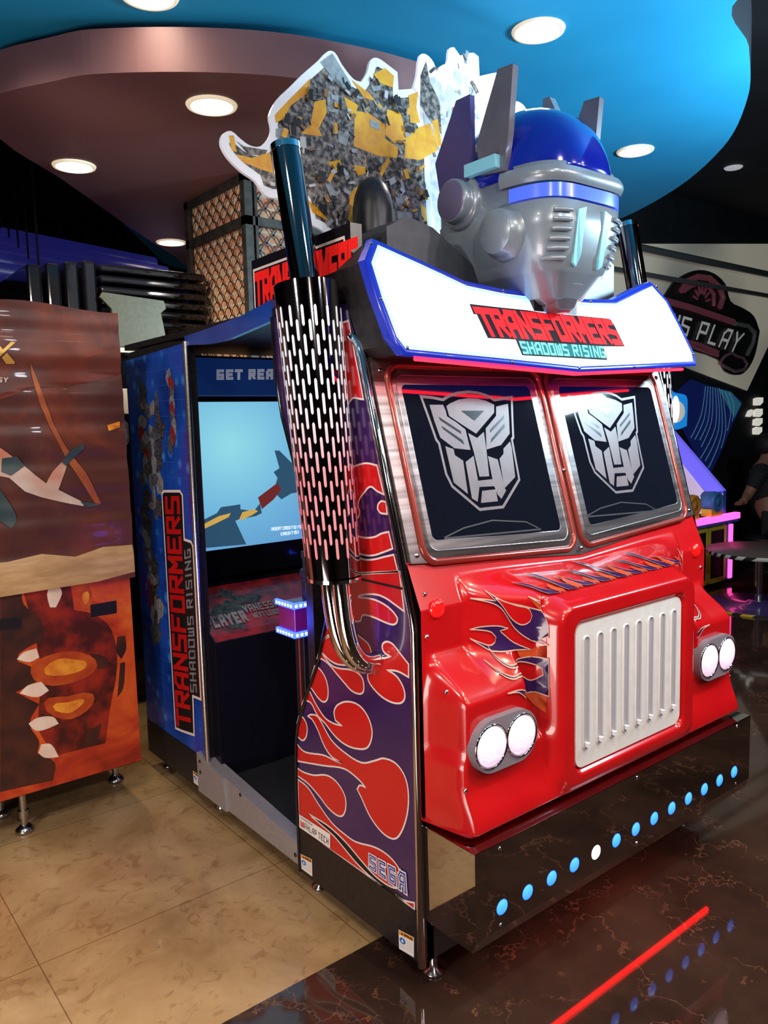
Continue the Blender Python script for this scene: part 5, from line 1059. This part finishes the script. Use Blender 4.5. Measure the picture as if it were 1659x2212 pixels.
# dark blue mural with fibre curves
mu = MB(); f4 = lambda a, b, d: Vector((a, 2.975-d, b))
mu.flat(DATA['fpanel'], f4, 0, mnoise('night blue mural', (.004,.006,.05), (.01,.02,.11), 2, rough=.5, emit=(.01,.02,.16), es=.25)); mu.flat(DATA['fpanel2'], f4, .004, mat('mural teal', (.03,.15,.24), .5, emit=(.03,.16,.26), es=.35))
for p in DATA['fibre']: 
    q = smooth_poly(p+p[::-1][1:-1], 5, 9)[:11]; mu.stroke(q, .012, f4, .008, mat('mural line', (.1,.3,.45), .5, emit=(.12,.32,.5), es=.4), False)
o = mu.build('wall_mural', recalc=False); tag(o, 'dark blue wall mural of fine curved lines below the slanted sign', 'mural')
for k, p in enumerate(DATA['dots']):
    mb = MB(); mb.prism(p, lambda a, b, d: Vector((a, 2.985-d, b)), .02, -.01, mat('cube light', (.8,.78,.7), .4, emit=(.9,.86,.76), es=.6)); o = mb.build('wall_cube_light', recalc=False)
    tag(o, ['small white cube light on the black wall, topmost of its column','small white cube light, second from the top of its column','small white cube light, third from the top of its column','small white cube light, lowest of its column','small slanted white sliver light left of the cube column'][k], 'wall light', 'wall cube lights')
# roller game machine
GM = empty('ball_game', (5.3,2.4,0)); tag(GM, 'yellow and pink ball alley game with lit lane and blue backboard beyond the truck', 'arcade machine')
def gr_(o): o.location = (-5.3,-2.4,0); return o
YLW = mat('game yellow', (.62,.46,.03), .4); PNK = mat('pink light', (1,.1,.35), .3, emit=(1,.06,.30), es=3.2); PBLUE = mat('game blue', (.02,.10,.35), .4)
mb = MB(); mb.box(4.6, 5.66, 2.10, 2.95, .03, .56, mat('game body black', (.01,.01,.02), .3)); fn = front(2.10)
for x0, x1 in ((4.6,4.93),(4.98,5.24),(5.28,5.55)):
    mb.stroke(rrect(x0, x1, .06, .54, .01, 1), .045, fn, .006, YLW)
mb.box(5.58, 5.68, 2.09, 2.95, .03, .60, PBLUE); mb.box(5.600, 5.655, 2.075, 2.09, .05, .55, PNK)
mb.box(4.55, 5.72, 2.06, 2.95, .57, .60, PBLUE); mb.box(4.55, 5.72, 2.045, 2.10, .60, .655, PNK)
gr_(mb.build('game_cabinet', GM))
mb = MB(); LANE = mnoise('lit lane', (.55,.45,.48), (.35,.28,.42), 3, rough=.4, emit=(.8,.6,.7), es=.5)
mb.add([(4.75,2.15,.68),(5.55,2.15,.68),(5.55,2.9,1.50),(4.75,2.9,1.50)], [(0,1,2,3)], LANE); 
mb.add([(5.55,2.12,.66),(5.55,2.12,.86),(5.55,2.9,1.68),(5.55,2.9,1.48)], [(0,1,2,3)], mat('lane rail violet', (.12,.10,.6), .4, emit=(.16,.13,.9), es=.7)); mb.box(5.55, 5.60, 2.12, 2.16, .64, .86, PBLUE)
mb.add([(5.60,2.12,.66),(5.60,2.12,.86),(5.60,2.9,1.68),(5.60,2.9,1.48)], [(0,1,2,3)], PBLUE)
mb.add([(5.55,2.12,.86),(5.60,2.12,.86),(5.60,2.9,1.68),(5.55,2.9,1.68)], [(0,1,2,3)], mat('lane rail violet', (.12,.10,.6), .4))
gr_(mb.build('lane', GM, recalc=False))
for x, m_ in ((4.95, mat('orange drum', (.55,.20,.03), .4)), (5.33, mat('blue drum', (.05,.16,.40), .4))):
    mb = MB(); mb.lathe([(0,.02),(.03,.02),(.035,.01),(.06,.01),(.07,.022),(.09,.015),(.095,-.02),(.09,-.12),(0,-.12)], m_, (x, 2.06, .78), 28, Matrix.Rotation(PI/2, 3, 'X')); mb.box(x-.09, x+.09, 2.06, 2.16, .655, .72, YLW); mb.box(x+.09, x+.17, 2.10, 2.16, .72, .84, WHITELED if False else mat('game bulb', (.8,.8,1), .3, emit=(.6,.6,1), es=2)); gr_(mb.build('ball_launcher', GM))
mb = MB(); mb.prism(smooth_poly(DATA['blue_bd'], 3), lambda a, b, d: Vector((a, 2.72-d, b)), .02, -.02, mat('backboard cyan', (.01,.22,.60), .4, emit=(.01,.25,.75), es=.7))
bb = DATA['blue_bd']; mx_ = max(p[0] for p in bb); mn_ = min(p[1] for p in bb); hx = (max(p[1] for p in bb)-mn_)
mb.flat([(mx_-.22+.17*math.cos(k*PI/8), mn_+.17*hx+.10+.11*math.sin(k*PI/8)) for k in range(16)], lambda a, b, d: Vector((a, 2.70-d, b)), .004, mat('backboard snow', (.7,.65,.55), .4, emit=(.7,.65,.6), es=.5))
mb.flat([(mx_-.22+.07*math.cos(k*PI/8), mn_+.45*hx+.13*math.sin(k*PI/8)) for k in range(16)], lambda a, b, d: Vector((a, 2.70-d, b)), .006, mat('backboard shine', (.8,.9,1), .4, emit=(.75,.9,1), es=1.2))
mb.box(4.9, 5.0, 2.70, 2.75, .6, 1.5, INK)
gr_(mb.build('backboard', GM, recalc=False))
# round pedestal table
TB = empty('pedestal_table', (4.95,1.48,0)); tag(TB, 'low round pedestal table with striped rim on a blue-lit disc base at right edge', 'table')
TK = mat('table top grey', (.10,.08,.075), .4)
def m_strip(name, c1, c2, n):
    m = mat(name, c1, .4); nt, b = nodes(m); v = coords(nt); g = nt.nodes.new('ShaderNodeTexWave'); nt.links.new(v, g.inputs['Vector']); g.wave_type = 'BANDS'; g.bands_direction = 'DIAGONAL'; g.inputs['Scale'].default_value = n
    nt.links.new(ramp(nt, g.outputs['Fac'], [(.5,c1), (.52,c2)], 'CONSTANT'), b.inputs['Base Color']); return m
mb = MB(); mb.lathe([(0,.47),(.40,.47),(.41,.462)], TK, seg=64); mb.lathe([(.41,.462),(.41,.435),(.40,.43)], m_strip('rim stripes', (.7,.68,.64), (.02,.02,.02), 6), seg=64); mb.lathe([(.40,.43),(0,.43)], TK, seg=64); mb.build('tabletop', TB)
mb = MB(); mb.lathe([(.034,.03),(.034,.44)], CHROME, seg=28); mb.build('pole', TB)
mb = MB(); mb.lathe([(.42,.0),(.42,.018)], m_strip('hazard stripes', (.6,.42,.03), (.02,.02,.02), 5), seg=64); mb.lathe([(.42,.018),(.36,.024),(.10,.028),(.08,.045),(.034,.05)], mat('base violet', (.05,.035,.16), .3, coat=.5), seg=64); mb.build('base_disc', TB)
# ceiling speaker / lamp dot at right and service pipes
o = MB().lathe([(0,-.01),(.07,-.01),(.08,0)], mat('dim lamp', (.5,.5,.5), .4, emit=(.6,.6,.65), es=.5), (5.75,2.2,3.74), 24).build('ceiling_speaker'); tag(o, 'small dim round fitting in the black ceiling above the sign', 'ceiling light')
for k, (z, y) in enumerate(((3.12,2.85),(2.9,2.9))):
    o = MB().cyl((4.3,y,z),(8.6,y,z-.02), .035-.01*k, mat('grey conduit', (.22,.21,.20), .4, metal=.5), 14).build('wall_conduit'); tag(o, ['thick grey conduit along the top of the right back wall','thin grey conduit just below the thick one on the right back wall'][k], 'pipe')

# ---- seated person in black beyond the table
def skin(name, verts, edges, radii, m_, parent=None, root=0):
    me = bpy.data.meshes.new(name); me.from_pydata(verts, edges, []); o = bpy.data.objects.new(name, me); COL.objects.link(o)
    if parent: o.parent = parent
    md = o.modifiers.new('skin', 'SKIN'); md.use_smooth_shade = True
    me.skin_vertices.data
    for i, r in enumerate(radii): me.skin_vertices[0].data[i].radius = (r, r) if not isinstance(r, tuple) else r
    me.skin_vertices[0].data[root].use_root = True
    sb = o.modifiers.new('sub', 'SUBSURF'); sb.levels = 2; sb.render_levels = 2
    me.materials.append(m_); return o
SKINM = mat('skin', (.34,.15,.09), .5); CLOTH = mnoise('black clothes', (.012,.012,.014), (.02,.02,.022), 40, rough=.8)
px, py = 6.45, 2.15
V = [(0,0,.50),(0,.02,.72),(0,.02,.92),(0,.02,1.02),(0,0,1.12),(0,-.01,1.22),  # pelvis spine neck head
 (-.19,.0,.96),(-.28,.06,.76),(-.44,.02,.72), (.19,0,.96),(.26,-.10,.72),(.12,-.28,.66),
 (-.10,-.10,.50),(-.13,-.46,.50),(-.13,-.44,.08),(-.13,-.58,.04),(.10,-.10,.50),(.13,-.46,.50),(.13,-.44,.08),(.13,-.58,.04)]
Ed = [(0,1),(1,2),(2,3),(3,4),(4,5),(3,6),(6,7),(7,8),(3,9),(9,10),(10,11),(0,12),(12,13),(13,14),(14,15),(0,16),(16,17),(17,18),(18,19)]
Rr = [.15,.14,.16,.09,.055,.10,.07,.048,.034,.07,.048,.034,.10,.07,.045,.035,.10,.07,.045,.035]
seat = empty('stool', (px, py+.03, 0)); tag(seat, 'low black stool under the seated person at the right edge', 'stool')
MB().lathe([(0,.335),(.17,.335),(.18,.31),(.16,.285),(0,.285)], BLACK, seg=28).build('seat', seat); MB().lathe([(.03,.02),(.03,.29)], CHROME, seg=18).build('pole', seat); MB().lathe([(0,0),(.19,0),(.18,.02),(.03,.03)], BLACK, seg=28).build('base_disc', seat)
per = skin('person', V, Ed, Rr, SKINM, None, 0); per.location = (px, py, 0); tag(per, 'person in black clothes seated beyond the round table, forearm resting forward', 'person')
# clothing, hair and hands as parts
skin('shirt', [V[0],V[1],V[2],V[3],V[6],tuple((Vector(V[6])*.3+Vector(V[7])*.7)),V[9],tuple((Vector(V[9])*.3+Vector(V[10])*.7))], [(0,1),(1,2),(2,3),(3,4),(4,5),(3,6),(6,7)], [.165,.155,.175,.10,.085,.065,.085,.065], CLOTH, per)
skin('trousers', [V[0]]+V[12:15]+V[16:19], [(0,1),(1,2),(2,3),(0,4),(4,5),(5,6)], [.16,.115,.085,.06,.115,.085,.06], CLOTH, per)
MB().lathe([(.0,.125),(.06,.115),(.10,.07),(.112,0),(.105,-.06),(.09,-.07)], mat('dark hair', (.015,.01,.008), .6), (0,.012,1.235), 24).build('hair', per)
for hx, hy, hz, sd in ((-.44,.02,.72,-1),(.12,-.28,.66,-1)):
    HV = [(0,0,0),(-.07,-.01,0)]; HE = [(0,1)]; HR = [.026,.024]
    for k in range(4):
        L_ = (.055,.065,.062,.05)[k]; y = -.03+.018*k; i = len(HV)
        HV += [(-.085,y,0),(-.085-L_*.5,y,-.006),(-.085-L_,y,-.02)]; HE += [(1,i),(i,i+1),(i+1,i+2)]; HR += [.009,.008,.007]
    i = len(HV); HV += [(-.03,-.035,0),(-.06,-.055,-.008)]; HE += [(0,i),(i,i+1)]; HR += [.012,.009]
    h_ = skin('hand', HV, HE, HR, SKINM, per); h_.location = (hx, hy, hz); h_.rotation_euler.z = .1 if hx < 0 else .9

# ==================================================================== CAMERA + WORLD
R3 = [[0.78031, 0.091042, -0.61873], [-0.624823, 0.071267, -0.777507], [-0.026691, 0.993294, 0.112495]]
cam = bpy.data.cameras.new('camera'); co = bpy.data.objects.new('camera', cam); COL.objects.link(co)
cam.sensor_fit = 'VERTICAL'; cam.sensor_height = 32; cam.lens = 1704.6*32/2212; cam.clip_start = .05; cam.clip_end = 60
M4 = Matrix([[*R3[0], -1.3245], [*R3[1], -1.5484], [*R3[2], 1.56], [0,0,0,1]])
co.matrix_world = M4
bpy.context.scene.camera = co
w = bpy.data.worlds.new('world'); bpy.context.scene.world = w; w.use_nodes = True
w.node_tree.nodes['Background'].inputs[0].default_value = (.30,.30,.38,1); w.node_tree.nodes['Background'].inputs[1].default_value = .05
bpy.context.scene.view_settings.view_transform = 'Standard'
bpy.context.scene.view_settings.look = 'None'
bpy.context.scene.view_settings.exposure = 0.0
cy = bpy.context.scene.cycles
cy.max_bounces = 6; cy.diffuse_bounces = 3; cy.glossy_bounces = 4; cy.transmission_bounces = 2; cy.sample_clamp_indirect = 6
